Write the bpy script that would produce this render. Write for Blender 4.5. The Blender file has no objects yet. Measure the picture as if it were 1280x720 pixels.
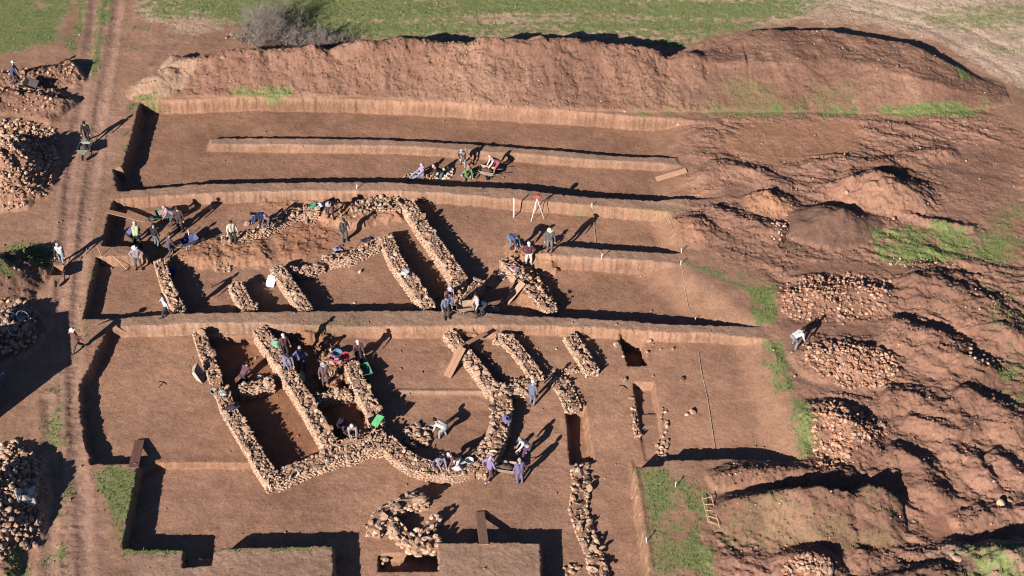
import bpy, math, random
import numpy as np
from mathutils import Vector, Matrix, Euler

random.seed(7)
RNG = np.random.default_rng(11)
R = math.radians
scene = bpy.context.scene
COL = scene.collection

# ------------------------------------------------------------------ camera
FOC = 1900.0            # focal length in photo pixels (1280 wide)
PITCH = R(42.0)
CAM_H = 55.0
CAM_Y = -CAM_H / math.tan(PITCH)
SP, CP = math.sin(PITCH), math.cos(PITCH)
cam_data = bpy.data.cameras.new('camera')
cam_data.sensor_width = 36.0
cam_data.lens = 36.0 * FOC / 1280.0
cam_data.clip_start = 0.5
cam_data.clip_end = 6000.0
cam = bpy.data.objects.new('camera', cam_data)
cam.location = (0, CAM_Y, CAM_H)
cam.rotation_euler = (math.pi / 2 - PITCH, 0, 0)
COL.objects.link(cam)
scene.camera = cam

def P(px, py, z=0.0):
    """photo pixel -> world point on the plane of height z"""
    u, v = (px - 640.0) / FOC, (py - 360.0) / FOC
    d = (u, CP - v * SP, -SP - v * CP)
    t = (z - CAM_H) / d[2]
    return Vector((d[0] * t, CAM_Y + d[1] * t, z))

# ------------------------------------------------------------------ light, sky, view
SUN_EL, SHADOW_AZ = R(24.5), R(35.0)          # shadows run 35 degrees east of +Y
ldir = Vector((math.sin(SHADOW_AZ) * math.cos(SUN_EL), math.cos(SHADOW_AZ) * math.cos(SUN_EL), -math.sin(SUN_EL)))
sun = bpy.data.lights.new('sun', 'SUN')
sun.energy = 5.0
sun.angle = R(0.5)
sun.color = (1.0, 0.94, 0.85)
so = bpy.data.objects.new('sun', sun)
so.rotation_euler = ldir.to_track_quat('-Z', 'Y').to_euler()
so.location = (-20, -30, 40)
COL.objects.link(so)
world = bpy.data.worlds.new('World')
scene.world = world
world.use_nodes = True
nt = world.node_tree
sky = nt.nodes.new('ShaderNodeTexSky')
sky.sky_type = 'NISHITA'
sky.sun_disc = False
sky.sun_elevation = SUN_EL
sky.sun_rotation = SHADOW_AZ + math.pi        # the sun stands opposite to where the shadows run
sky.air_density = 0.5
sky.ozone_density = 4.0
sky.dust_density = 0.3
nt.links.new(sky.outputs[0], nt.nodes['Background'].inputs[0])
nt.nodes['Background'].inputs[1].default_value = 0.05
scene.cycles.diffuse_bounces = 1
scene.cycles.filter_width = 1.1
vs = scene.view_settings
vs.view_transform = 'Standard'
vs.look = 'None'
vs.exposure = 0.75
vs.gamma = 1.0
vs.use_curve_mapping = False

# ------------------------------------------------------------------ noise (numpy value noise)
_T = RNG.random((256, 256))
def vnoise(x, y, seed=0):
    xi, yi = np.floor(x).astype(np.int64), np.floor(y).astype(np.int64)
    fx, fy = x - xi, y - yi
    fx, fy = fx * fx * (3 - 2 * fx), fy * fy * (3 - 2 * fy)
    a, b = seed * 37, seed * 91
    X0, X1, Y0, Y1 = (xi + a) & 255, (xi + a + 1) & 255, (yi + b) & 255, (yi + b + 1) & 255
    return ((_T[X0, Y0] * (1 - fx) + _T[X1, Y0] * fx) * (1 - fy) + (_T[X0, Y1] * (1 - fx) + _T[X1, Y1] * fx) * fy) * 2 - 1
def fbm(x, y, scale, octs=4, seed=0, gain=0.5):
    s, a, tot = 0.0, 1.0, 0.0
    fx, fy = x / scale, y / scale
    for k in range(octs):
        c, sn = math.cos(0.6 * k), math.sin(0.6 * k)
        s = s + a * vnoise(fx * c - fy * sn + 17.3 * k, fx * sn + fy * c + 5.1 * k, seed + k)
        tot += a
        a *= gain
        fx, fy = fx * 2.03, fy * 2.03
    return s / tot
def sstep(a, b, x):
    t = np.clip((x - a) / (b - a), 0, 1)
    return t * t * (3 - 2 * t)

# ------------------------------------------------------------------ terrain grid
STEP = 0.07
def axis(lo, hi, far):
    fine = np.arange(lo, hi + STEP / 2, STEP)
    out, s, v = [], STEP, hi
    while v < far:
        s *= 1.25
        v += s
        out.append(v)
    out = np.array(out)
    neg, s, v = [], STEP, lo
    while v > -far:
        s *= 1.25
        v -= s
        neg.append(v)
    return np.concatenate([np.array(neg)[::-1], fine, out])
GX, GY = axis(-37.5, 37.5, 2500.0), axis(-21.0, 31.5, 2500.0)
NX, NY = len(GX), len(GY)
XX, YY = np.meshgrid(GX, GY)                  # shape (NY, NX)
ZZ = np.zeros_like(XX)

def wpoly(pts, z=0.0):
    return np.array([P(a, b, z)[:2] for a, b in pts])
def window(poly, m):
    lo, hi = poly.min(0) - m, poly.max(0) + m
    i0, i1 = np.searchsorted(GX, lo[0]), np.searchsorted(GX, hi[0])
    j0, j1 = np.searchsorted(GY, lo[1]), np.searchsorted(GY, hi[1])
    return slice(j0, j1), slice(i0, i1)
def segdist(x, y, a, b):
    d = b - a
    L = d @ d + 1e-12
    t = np.clip(((x - a[0]) * d[0] + (y - a[1]) * d[1]) / L, 0, 1)
    return np.hypot(x - a[0] - t * d[0], y - a[1] - t * d[1]), t
def sdf(x, y, poly):
    """positive inside"""
    best = np.full(x.shape, 1e9)
    ins = np.zeros(x.shape, bool)
    n = len(poly)
    for k in range(n):
        a, b = poly[k], poly[(k + 1) % n]
        best = np.minimum(best, segdist(x, y, a, b)[0])
        if a[1] != b[1]:
            c = (a[1] > y) != (b[1] > y)
            ins ^= c & (x < (b[0] - a[0]) * (y - a[1]) / (b[1] - a[1]) + a[0])
    return np.where(ins, best, -best)
def polymask(pts, soft=0.1, z=0.0, rag=0.0, seed=3, ragscale=0.5):
    """(window, 0..1) of a pixel polygon"""
    poly = wpoly(pts, z)
    w = window(poly, soft + 1.0 + rag)
    x, y = XX[w], YY[w]
    d = sdf(x, y, poly)
    if rag:
        d = d + rag * fbm(x, y, ragscale, 3, seed) + 0.6 * rag * fbm(x, y, ragscale * 0.3, 2, seed + 40) + (0.5 * rag * fbm(x, y, 0.16, 2, seed + 50) if rag < 0.12 else 0)
    return w, sstep(-soft / 2, soft / 2, d)
def linedist(pts, z=0.0, m=4.0):
    poly = wpoly(pts, z)
    w = window(poly, m)
    x, y = XX[w], YY[w]
    best, tt = np.full(x.shape, 1e9), np.zeros(x.shape)
    n = len(poly) - 1
    for k in range(n):
        d, t = segdist(x, y, poly[k], poly[k + 1])
        tt = np.where(d < best, (k + t) / n, tt)
        best = np.minimum(best, d)
    return w, best, tt

ROUGH = np.full(XX.shape, 0.010)              # how cloddy the surface is (metres)
SOIL = np.zeros(XX.shape + (3,))
SOIL[:] = (0.235, 0.138, 0.094)
GRASS = np.zeros(XX.shape)                    # grass cover 0..1
ZONE = np.zeros(XX.shape, np.int8)            # 0 ground 1 field 2 track 3 spoil bank 4 trench
def paint(w, m, c, k=1.0):
    m = (m * k)[..., None]
    SOIL[w] = SOIL[w] * (1 - m) + np.array(c) * m
C_BASE = (0.245, 0.140, 0.093)
C_ORANGE = (0.235, 0.128, 0.078)
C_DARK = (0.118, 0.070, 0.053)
C_RED = (0.158, 0.088, 0.063)
C_PALE = (0.30, 0.195, 0.14)
C_GREY = (0.222, 0.146, 0.108)

near = (np.abs(XX) < 60) & (YY > -40) & (YY < 60)
ZZ += 0.05 * fbm(XX, YY, 7.0, 3, 5) * near

# --- spoil bank along the back (stations: px x; south toe, crest front, crest back, toe behind; heights)
def bank(stations, h_noise=0.25, rough=0.055, zone=3, seed=21):
    xs, ys = [], [[], [], [], []]
    hs = []
    for sx, t0, c1, c2, t1, h in stations:
        xs.append(P(sx, c1, h)[0])
        ys[0].append(P(sx, t0, 0)[1]); ys[1].append(P(sx, c1, h)[1]); ys[2].append(P(sx, c2, h)[1]); ys[3].append(P(sx, c2, h)[1] + t1)
        hs.append(h)
    xs = np.array(xs)
    box = np.array([[xs.min() - 1.0, min(ys[0]) - 1], [xs.max() + 1.0, max(ys[3]) + 1]])
    w = window(box, 0.5)
    x, y = XX[w], YY[w]
    wob = 0.35 * fbm(x, y * 0, 1.6, 3, seed)
    q = [np.interp(x, xs, v) for v in ys]
    h = np.interp(x, xs, hs, left=0, right=0)
    up = np.clip((y - q[0] - wob * 0.4) / np.maximum(q[1] - q[0], 0.3), 0, 1)
    dn = np.clip((q[3] + wob * 0.5 - y) / np.maximum(q[3] - q[2], 0.3), 0, 1)
    prof = np.minimum(up, dn)
    prof = np.where(prof > 0.86, 0.86 + 0.14 * np.sin((prof - 0.86) / 0.14 * math.pi / 2) * 0.8, prof)
    hh = h * prof * (1 + h_noise * fbm(x, y, 2.2, 3, seed + 3))
    gul = np.abs(fbm(x + 0.25 * y, y * 0.22, 1.1, 3, seed + 5))           # gullies down the face
    hh += prof * (1 - prof) * (0.7 if rough > 0.04 else 0.25) * (gul - 0.25) * np.minimum(h, 1) + (0.22 if rough > 0.04 else 0.10) * np.minimum(h, 1) * sstep(0.25, 0.95, prof) * fbm(x, y, 0.9, 3, seed + 7)
    on = sstep(0.02, 0.12, hh)
    ZZ[w] = np.maximum(ZZ[w], ZZ[w] * 0.3 + hh)
    ROUGH[w] = ROUGH[w] * (1 - on) + rough * on
    ZONE[w] = np.where(hh > 0.06, zone, ZONE[w])
    paint(w, on, C_RED, 0.8)
    load = fbm(x + 0.3 * y, y * 0.25, 1.9, 3, seed + 11)
    paint(w, on * sstep(0.05, 0.45, load), (0.205, 0.125, 0.088), 0.6)
    paint(w, on * sstep(0.05, 0.45, -load), (0.125, 0.068, 0.05), 0.7)
    return w, on
bank([(196, 122, 92, 90, 0.5, 0.2), (225, 124, 76, 74, 1.0, 0.9), (290, 123, 66, 64, 1.4, 1.5), (350, 121, 60, 58, 1.4, 1.8), (440, 122, 54, 52, 1.3, 1.9),
      (520, 127, 52, 50, 1.2, 1.9), (640, 136, 51, 49, 1.2, 2.0), (720, 138, 52, 50, 1.2, 2.1), (780, 140, 60, 57, 1.0, 2.0),
      (815, 141, 66, 63, 1.3, 1.7), (834, 141, 74, 71, 1.0, 1.3), (858, 141, 66, 64, 1.3, 1.6), (890, 140, 76, 74, 2.0, 1.1), (930, 140, 92, 90, 2.5, 0.3)], seed=21)
bank([(838, 132, 86, 70, 1.0, 0.35), (880, 140, 82, 52, 0.9, 0.9), (930, 142, 78, 40, 0.8, 1.25), (980, 141, 73, 36, 0.8, 1.4), (1040, 142, 69, 37, 0.8, 1.4), (1100, 143, 83, 44, 0.9, 1.3),
      (1150, 143, 96, 54, 0.9, 1.1), (1190, 141, 108, 72, 0.9, 0.8), (1225, 138, 118, 96, 1.0, 0.4), (1262, 130, 122, 112, 1.0, 0.05)], h_noise=0.12, rough=0.03, seed=41)

# --- free mounds and ridges
def mound(px, py, rx, ry, rot, h, rough=0.05, color=None, pw=1.15, seed=0, k=0.9):
    c = P(px, py)
    w = window(np.array([[c[0], c[1]]]), max(rx, ry) + 1)
    x, y = XX[w] - c[0], YY[w] - c[1]
    a = R(rot)
    u, v = (x * math.cos(a) + y * math.sin(a)) / rx, (-x * math.sin(a) + y * math.cos(a)) / ry
    r = np.hypot(u, v) * (1 + 0.22 * fbm(XX[w], YY[w], 1.5, 3, 50 + seed))
    t = np.clip(1 - r, 0, 1)
    hh = h * (1 - (1 - t) ** 1.7) ** pw if pw < 1 else h * np.where(t < 0.8, t / 0.9, 0.889 + (t - 0.8) * 0.45)
    hh *= 1 + 0.25 * fbm(XX[w], YY[w], 0.9, 3, 60 + seed) + (2.2 * rough) * fbm(XX[w], YY[w], 0.4, 2, 65 + seed)
    ZZ[w] = np.maximum(ZZ[w], 0.35 * ZZ[w] + hh)
    on = sstep(0.03, 0.2, hh)
    ROUGH[w] = ROUGH[w] * (1 - on) + rough * on
    if color is not None:
        paint(w, on, color, k)
def ridge(pts, h, wd, rough=0.05, color=None, seed=0, steep=0.6):
    w, d, t = linedist(pts, h * 0.7, wd + 1)
    x, y = XX[w], YY[w]
    d = d * (1 + 0.35 * fbm(x, y, 1.2, 3, 70 + seed))
    prof = np.clip(1 - d / wd, 0, 1)
    hh = 0.84 * h * np.where(prof < 0.8, prof, 0.8 + (prof - 0.8) * 0.5) * sstep(0, 0.12, t) ** 0.5 * sstep(0, 0.12, 1 - t) ** 0.5
    hh *= 1 + 0.3 * fbm(x, y, 0.8, 3, 80 + seed)
    ZZ[w] = np.maximum(ZZ[w], 0.5 * ZZ[w] + hh)
    on = sstep(0.03, 0.2, hh)
    ROUGH[w] = ROUGH[w] * (1 - on) + rough * on
    if color is not None:
        paint(w, on, color, 0.8)

# rough, dozer-streaked waste ground on the east side
w, m = polymask([(850, 150), (1000, 148), (1230, 140), (1300, 180), (1300, 760), (900, 760), (880, 640), (1010, 585), (1015, 480), (975, 410), (960, 350), (870, 300), (840, 240)], 1.6, rag=0.5, ragscale=2.0)
x, y = XX[w], YY[w]
a = a0 = R(-24)
u, v = x * math.cos(a) + y * math.sin(a), -x * math.sin(a) + y * math.cos(a)
v = v + 0.5 * fbm(x, y, 3.0, 2, 9)
rid = 1 - np.abs(fbm(u * 0.2, v, 0.9, 4, 31, 0.55)) * 2.2
rid2 = 1 - np.abs(fbm(u * 0.22, v * 1.0, 2.6, 3, 33)) * 2.2
big = fbm(x, y, 4.0, 2, 13)
amp = np.clip(0.75 + 0.9 * big, 0.1, 1.5)
ZZ[w] += m * (0.10 * rid * amp + 0.10 * np.clip(rid2, 0, 1) * amp - 0.03)
EASTM = (w, m)
ROUGH[w] = ROUGH[w] * (1 - m) + 0.042 * m
paint(w, m, (0.192, 0.108, 0.079), 0.9)
paint(w, m * sstep(-0.3, 0.6, fbm(x, y, 2.5, 3, 44)), C_RED, 0.7)
paint(w, m * sstep(0.2, 0.8, fbm(x, y, 1.8, 3, 47)), (0.22, 0.122, 0.082), 0.5)
# calmer ground between (paths, smooth slopes)
def calm(pts, amt=0.8, soft=0.8, rough=0.015, color=None):
    w, m = polymask(pts, soft, rag=0.2)
    ZZ[w] = ZZ[w] * (1 - m * amt)
    ROUGH[w] = ROUGH[w] * (1 - m) + rough * m
    if color is not None:
        paint(w, m, color, 0.8)
calm([(975, 402), (1100, 405), (1180, 412), (1180, 424), (1100, 420), (1010, 418), (985, 470), (1130, 480), (1130, 492), (1010, 490), (970, 470), (955, 410)], 0.85, 0.5)
calm([(930, 155), (1080, 150), (1070, 185), (1050, 205), (960, 205), (900, 185)], 0.8, 1.0, 0.015, C_ORANGE)
calm([(1150, 190), (1280, 170), (1280, 330), (1235, 330), (1225, 280), (1170, 280), (1185, 240)], 0.75, 1.0, 0.02)
calm([(870, 245), (970, 215), (1000, 216), (960, 235), (900, 252), (850, 262)], 0.8, 0.6)
calm([(1155, 640), (1195, 635), (1200, 670), (1160, 680)], 0.8, 0.8, 0.006, (0.245, 0.125, 0.088))
calm([(1000, 325), (1200, 335), (1230, 345), (1110, 342), (1060, 340), (990, 346)], 0.8, 0.4)

mound(1038, 283, 2.9, 2.0, 0, 1.15, 0.02, C_DARK, seed=1)
mound(1110, 245, 3.2, 2.1, -20, 1.4, 0.05, (0.2, 0.112, 0.078), seed=2)
mound(1062, 240, 1.9, 1.2, 0, 0.85, 0.05, (0.2, 0.112, 0.078), seed=3)
mound(866, 288, 1.5, 1.7, 0, 0.65, 0.05, (0.23, 0.125, 0.085), seed=4)
mound(962, 255, 1.9, 1.3, -10, 0.85, 0.05, C_ORANGE, seed=5)
ridge([(880, 262), (910, 268), (960, 282), (985, 290)], 0.55, 1.1, seed=1)
ridge([(868, 215), (900, 205), (950, 215), (990, 235)], 0.5, 1.0, seed=2)
ridge([(1000, 200), (1050, 200), (1090, 205), (1150, 190), (1200, 185)], 0.45, 1.0, seed=3)
ridge([(1115, 262), (1180, 280), (1222, 284)], 0.35, 0.5, seed=31)
ridge([(1125, 335), (1190, 360), (1245, 390), (1272, 430)], 0.95, 2.0, 0.06, C_RED, seed=4)
ridge([(1105, 400), (1150, 415), (1200, 440), (1245, 472)], 0.9, 1.7, 0.06, C_RED, seed=5)
ridge([(1100, 490), (1140, 493), (1190, 512), (1218, 545)], 0.65, 1.3, 0.05, C_RED, seed=6)
ridge([(1130, 520), (1165, 530), (1205, 550)], 0.45, 0.8, seed=7)
ridge([(1195, 480), (1235, 505), (1290, 528)], 0.85, 1.6, 0.05, C_RED, seed=8)
ridge([(1105, 555), (1150, 578), (1175, 628)], 0.7, 1.2, 0.05, C_RED, seed=9)
ridge([(1175, 558), (1215, 567), (1240, 605)], 0.6, 1.0, seed=10)
ridge([(1235, 560), (1290, 600)], 0.6, 1.1, seed=11)
ridge([(1190, 652), (1235, 642), (1290, 632)], 0.5, 0.9, seed=12)
ridge([(1140, 440), (1180, 462), (1215, 500)], 0.4, 0.9, seed=13)
ridge([(885, 596), (925, 588), (985, 588), (1040, 588), (1075, 596)], 0.55, 0.9, 0.06, C_RED, seed=14)
bank([(885, 660, 640, 639, 0.8, 0.15), (915, 678, 626, 624, 1.1, 0.75), (960, 690, 617, 615, 1.2, 1.2), (1015, 690, 613, 611, 1.2, 1.35), (1058, 690, 617, 615, 1.1, 1.2), (1068, 690, 622, 620, 1.0, 1.0),
      (1088, 690, 609, 607, 1.2, 1.35), (1108, 688, 613, 611, 1.1, 1.1), (1128, 682, 634, 632, 1.0, 0.3)], 0.22, 0.045, 0, 61)
ridge([(1060, 690), (1120, 700), (1180, 690), (1215, 680)], 0.45, 1.0, 0.06, C_RED, seed=15)
mound(1262, 722, 4.2, 2.3, 0, 1.6, 0.05, C_GREY, seed=6)
mound(1155, 735, 3.0, 1.6, 0, 1.1, 0.05, C_DARK, seed=7)
mound(1012, 712, 1.8, 1.5, 0, 0.9, 0.05, seed=8)
mound(1020, 372, 2.6, 1.6, 10, 0.55, 0.05, seed=9)
mound(1085, 372, 2.5, 1.6, -10, 0.5, 0.05, seed=10)
mound(1060, 452, 3.0, 1.9, -8, 0.6, 0.05, seed=11)
mound(1052, 540, 1.9, 2.6, 30, 0.85, 0.05, seed=12)
# west side heaps
ridge([(-20, 98), (40, 90), (75, 84), (98, 76)], 0.95, 1.5, 0.07, C_RED, seed=16)
ridge([(-20, 118), (30, 118), (60, 124), (82, 132)], 0.8, 1.5, 0.07, C_RED, seed=17)
mound(14, 222, 3.0, 3.6, 0, 1.9, 0.06, C_BASE, seed=13)
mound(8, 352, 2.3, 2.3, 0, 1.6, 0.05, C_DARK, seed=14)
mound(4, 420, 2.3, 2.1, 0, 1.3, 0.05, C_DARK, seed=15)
mound(-4, 655, 2.3, 4.3, 0, 1.8, 0.06, C_BASE, seed=16)
mound(205, 105, 2.6, 1.6, 35, 0.75, 0.03, (0.27, 0.18, 0.128), seed=17)
mound(218, 84, 1.0, 0.9, 0, 0.95, 0.06, C_GREY, seed=18)

# --- farm track: ruts
TRACK = [(118, -40), (112, 40), (100, 130), (92, 200), (84, 300), (78, 400), (84, 500), (86, 600), (92, 760)]
w, m = polymask([(100, -60), (165, -60), (150, 60), (140, 130), (140, 190), (128, 250), (112, 320), (98, 400), (96, 480), (104, 560), (118, 620), (135, 690), (140, 780), (40, 780), (50, 600), (60, 500), (75, 440), (55, 360), (62, 260), (78, 200), (80, 140), (98, 80)], 0.8, rag=0.15)
paint(w, m, (0.245, 0.152, 0.112), 0.9)
ZONE[w] = np.where(m > 0.5, 2, ZONE[w])
for rut in ([(124, -60), (116, 30), (104, 110), (92, 190), (84, 280), (76, 380), (80, 460)],
            [(153, -60), (146, 20), (136, 80), (124, 150), (116, 220), (104, 300), (94, 390), (93, 480), (97, 560), (104, 640), (110, 760)],
            [(60, 500), (66, 600), (64, 680), (60, 760)]):
    w, d, t = linedist(rut, 0, 1.5)
    k = np.exp(-(d / 0.28) ** 2)
    ZZ[w] -= 0.045 * k - 0.02 * np.exp(-((d - 0.5) / 0.2) ** 2)
    ZZ[w] += k * 0.018 * fbm(XX[w], YY[w], 0.22, 2, 91)
    paint(w, k, (0.25, 0.155, 0.118), 0.5)
for rut in ([(92, 150), (80, 260), (70, 370), (72, 460), (76, 560), (80, 760)], [(126, 100), (108, 220), (96, 320), (88, 420), (89, 520), (96, 640), (100, 760)], [(106, 150), (92, 270), (84, 380), (86, 520), (92, 700)]):
    w, d, t = linedist(rut, 0, 1.0)
    k = np.exp(-(d / 0.13) ** 2)
    ZZ[w] += k * (0.03 * fbm(XX[w] * 0.6, YY[w] * 3.0, 0.5, 2, 95) - 0.015)
    paint(w, k, (0.165, 0.098, 0.072), 0.45)
for rut in ([(250, -30), (215, 50), (185, 90), (150, 130)], [(290, -20), (240, 40), (200, 78)], [(1060, 10), (1150, 30), (1230, 70), (1300, 115)], [(1080, -4), (1180, 22), (1300, 80)],
            [(862, 398), (950, 404), (1000, 470), (1050, 490), (1130, 486)], [(850, 270), (920, 248), (985, 218), (1080, 200)]):
    w, d, t = linedist(rut, 0, 1.5)
    k = np.exp(-(d / 0.3) ** 2)
    ZZ[w] -= 0.04 * k
    paint(w, k, (0.215, 0.128, 0.095), 0.6)

# --- excavated squares.  rims in photo pixels at ground level
F1, F2, F4 = -0.85, -0.82, -0.86
def F2S(x, y):
    return -0.62 - 0.22 * sstep(P(500, 255)[1], P(500, 340)[1], y)
def F3(x, y):
    k = sstep(P(330, 500)[0] - 1.0, P(380, 500)[0], x)
    return -0.52 - 0.34 * k * sstep(P(640, 440)[1], P(640, 560)[1], y) - 0.08 * (1 - k)
TRENCHES = []
def trench(pts, floor, soft=0.10, rag=0.07, flat=0.03, zone=4, color=None, z=0.0, seed=3, fade=None):
    """fade = (pixel a, pixel b, metres): the floor ramps up to the line a-b, which has the trench on its left"""
    w, m = polymask(pts, soft, z=z, rag=rag, seed=seed)
    x, y = XX[w], YY[w]
    if fade:
        a, b = np.array(P(*fade[0])[:2]), np.array(P(*fade[1])[:2])
        d = (b - a) / np.linalg.norm(b - a)
        m = m * sstep(0, fade[2], -(x - a[0]) * d[1] + (y - a[1]) * d[0])
    f = (floor(x, y) if callable(floor) else floor) + flat * fbm(x, y, 2.0, 3, 100 + seed)
    ZZ[w] = ZZ[w] * (1 - m) + f * m
    ROUGH[w] = ROUGH[w] * (1 - m) + 0.009 * m
    if zone is not None:
        ZONE[w] = np.where(m > 0.3, zone, ZONE[w])
    paint(w, m, color or C_BASE, 0.9)
    return w, m
T1 = [(177, 129), (164, 180), (154, 211), (145, 212), (149, 237), (195, 233), (240, 229), (320, 227), (445, 226), (490, 226), (545, 230), (640, 234), (700, 241), (765, 246), (815, 249), (862, 248), (930, 246),
      (930, 160), (850, 150), (800, 147), (720, 141), (640, 136), (560, 131), (480, 127), (400, 124), (320, 123), (200, 127)]
trench(T1, F1, 0.30, 0.08, 0.04, color=(0.208, 0.116, 0.077), fade=((915, 260), (890, 140), 4.2))
RID = [(283, 171), (400, 172), (480, 173), (560, 177), (640, 182), (720, 189), (765, 193), (846, 196), (850, 207), (720, 200), (640, 193), (500, 184), (320, 182), (260, 181), (262, 172)]
trench(RID, -0.42, 0.26, 0.06, 0.03, color=C_GREY, z=-0.42, seed=5)
T2A = [(143, 250), (137, 270), (129, 306), (170, 307), (190, 322), (210, 390), (237, 390), (320, 388.5), (430, 387), (537, 386), (590, 388), (640, 392), (702, 395), (777, 399), (827, 403), (890, 405), (952, 407),
       (960, 407), (985, 380), (960, 350), (852, 331), (752, 324), (690, 321), (660, 318), (686, 307), (697, 305), (740, 309), (800, 313), (850, 316), (842, 290), (834, 266), (740, 258), (640, 251), (560, 243), (480, 240), (400, 240), (320, 241), (200, 246)]
trench(T2A, F2S, 0.16, 0.07, 0.04, seed=7, color=(0.222, 0.126, 0.084), fade=((968, 412), (850, 322), 2.6))
T2B = [(122, 322), (105, 398), (150, 397), (205, 392), (222, 390), (205, 325), (190, 320)]
trench([(640, 251), (740, 258), (834, 266), (848, 290), (850, 316), (800, 313), (740, 309), (697, 305), (640, 300)], F2 + 0.15, 0.16, 0.05, 0.04, seed=71, fade=((870, 330), (846, 255), 1.8))
trench(T2B, -0.55, 0.12, 0.06, 0.03, seed=8)
T3 = [(136, 411), (112, 462), (100, 480), (105, 540), (115, 579), (172, 577), (180, 592), (330, 594), (420, 594), (790, 590), (795, 580), (830, 573), (900, 572), (1007, 575), (1003, 530), (978, 470), (960, 425), (900, 419),
      (780, 414), (700, 409), (640, 407), (540, 409), (470, 410), (400, 409), (320, 405), (237, 406)]
trench(T3, F3, 0.16, 0.08, 0.03, seed=9, fade=((1020, 590), (968, 415), 2.2))
trench([(395, 409), (470, 410), (560, 410), (610, 440), (640, 480), (628, 560), (560, 588), (500, 560), (450, 470)], lambda x, y: -0.66 - 0.2 * sstep(P(500, 425)[1], P(500, 500)[1], y), 0.25, 0.04, 0.03, seed=11, color=(0.228, 0.130, 0.089))
trench([(255, 412), (395, 408), (470, 520), (480, 545), (340, 590), (262, 440)], -1.05, 0.2, 0.04, 0.03, seed=12, color=(0.23, 0.112, 0.066))
T4 = [(173, 583), (164, 630), (154, 685), (230, 687), (229, 709), (264, 706), (265, 690), (277, 685), (320, 683), (418, 681), (418, 800), (470, 800), (470, 713), (547, 713), (547, 677), (640, 676), (677, 678), (681, 800),
      (824, 800), (810, 720), (796, 627), (788, 572), (640, 568), (560, 566), (480, 566), (335, 568), (320, 570), (190, 571)]
trench(T4, F4, 0.08, 0.05, 0.03, seed=13, color=(0.238, 0.137, 0.093))
trench([(474, 694), (546, 692), (547, 716), (474, 716)], -1.3, 0.12, 0.03, 0.03, z=-0.86, seed=14)
trench([(231, 690), (264, 690), (264, 706), (230, 709)], -0.45, 0.08, 0.02, 0.02, seed=25)
# small pits
trench([(776, 423), (803, 428), (808, 457), (786, 458)], -1.45, 0.12, 0.03, 0.02, z=-0.6, seed=15, color=C_RED)
trench([(792, 480), (816, 481), (822, 513), (798, 514)], -1.0, 0.1, 0.02, 0.02, z=-0.66, seed=16)
trench([(798, 514), (822, 513), (832, 572), (807, 572), (801, 545)], -0.92, 0.1, 0.02, 0.02, z=-0.7, seed=17)
trench([(708, 512), (730, 512), (740, 575), (714, 580)], -1.35, 0.12, 0.03, 0.02, z=-0.9, seed=18, color=C_ORANGE)
trench([(800, 568), (830, 573), (828, 580), (796, 582)], -0.9, 0.2, 0.03, 0.02, seed=19)
# small raised earth bits
def lump(pts, top, soft=0.25, z=None, color=None, rag=0.25, seed=1, rough=0.045, bump=0.10):
    w, m = polymask(pts, soft, z=top if z is None else z, rag=rag, seed=seed)
    ZZ[w] = np.maximum(ZZ[w], ZZ[w] * (1 - m) + (top + bump * fbm(XX[w], YY[w], 0.7, 3, 120 + seed)) * m)
    ROUGH[w] = np.maximum(ROUGH[w], rough * m)
    if color is not None:
        paint(w, m * (ZONE[w] == 4), color, 0.9)
lump([(235, 292), (330, 300), (338, 322), (300, 326), (215, 328), (222, 308)], -0.5, 1.0, color=C_ORANGE, seed=1)
lump([(345, 285), (400, 275), (425, 290), (408, 315), (350, 330)], -0.66, 0.8, color=(0.21, 0.105, 0.066), seed=2)
lump([(400, 252), (500, 248), (500, 268), (440, 280), (400, 272)], -0.3, 0.5, color=C_ORANGE, seed=3)
lump([(325, 245), (420, 245), (410, 256), (330, 262)], -0.55, 0.4, color=C_ORANGE, seed=4)
lump([(640, 335), (662, 330), (700, 375), (680, 388), (652, 370)], -0.4, 0.5, color=C_ORANGE, seed=5)
lump([(402, 440), (428, 436), (436, 452), (420, 486), (404, 480)], -0.55, 0.4, color=C_ORANGE, seed=6, rough=0.05)
lump([(360, 407), (420, 409), (412, 424), (385, 422)], -0.3, 0.5, color=C_ORANGE, seed=7, rough=0.05)
lump([(552, 410), (640, 408), (640, 416), (560, 424)], -0.3, 0.4, color=C_ORANGE, seed=8, rough=0.04)
lump([(500, 386), (560, 388), (556, 366), (540, 372)], -0.75, 0.3, seed=9)
lump([(635, 300), (700, 318), (690, 330), (640, 320)], -0.25, 0.6, color=C_ORANGE, seed=10)
for pts, h, wd in (([(490, 489), (540, 490), (606, 490)], 0.08, 0.16), ([(789, 577), (799, 627), (813, 722)], 0.05, 0.10), ([(196, 582), (260, 582), (322, 581)], 0.04, 0.25)):
    w, d, t = linedist(pts, 0 if h > 0.09 else -0.8, 1.0)
    k = np.exp(-(d / wd) ** 2)
    ZZ[w] += h * k
    paint(w, k, C_PALE if h > 0.05 else C_ORANGE, 0.9)

# baulk tops a little greyer and trodden
for pts in ([(150, 238), (445, 227), (640, 236), (860, 250), (860, 262), (640, 249), (480, 239), (150, 246)], [(105, 399), (330, 390), (540, 388), (700, 396), (950, 408), (950, 419), (700, 407), (540, 407), (136, 410)],
            [(700, 306), (850, 317), (852, 330), (700, 320)], [(160, 690), (418, 684), (418, 760), (160, 760)], [(549, 679), (678, 680), (680, 760), (549, 760)]):
    w, m = polymask(pts, 0.2)
    paint(w, m, C_GREY, 0.8)
    ROUGH[w] = np.maximum(ROUGH[w] * (1 - m), 0.014 * m)
for pts in ([(112, 300), (148, 255), (143, 250), (137, 270), (129, 306)],):
    w, m = polymask(pts, 0.3)
    paint(w, m, C_GREY, 0.5)

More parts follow.
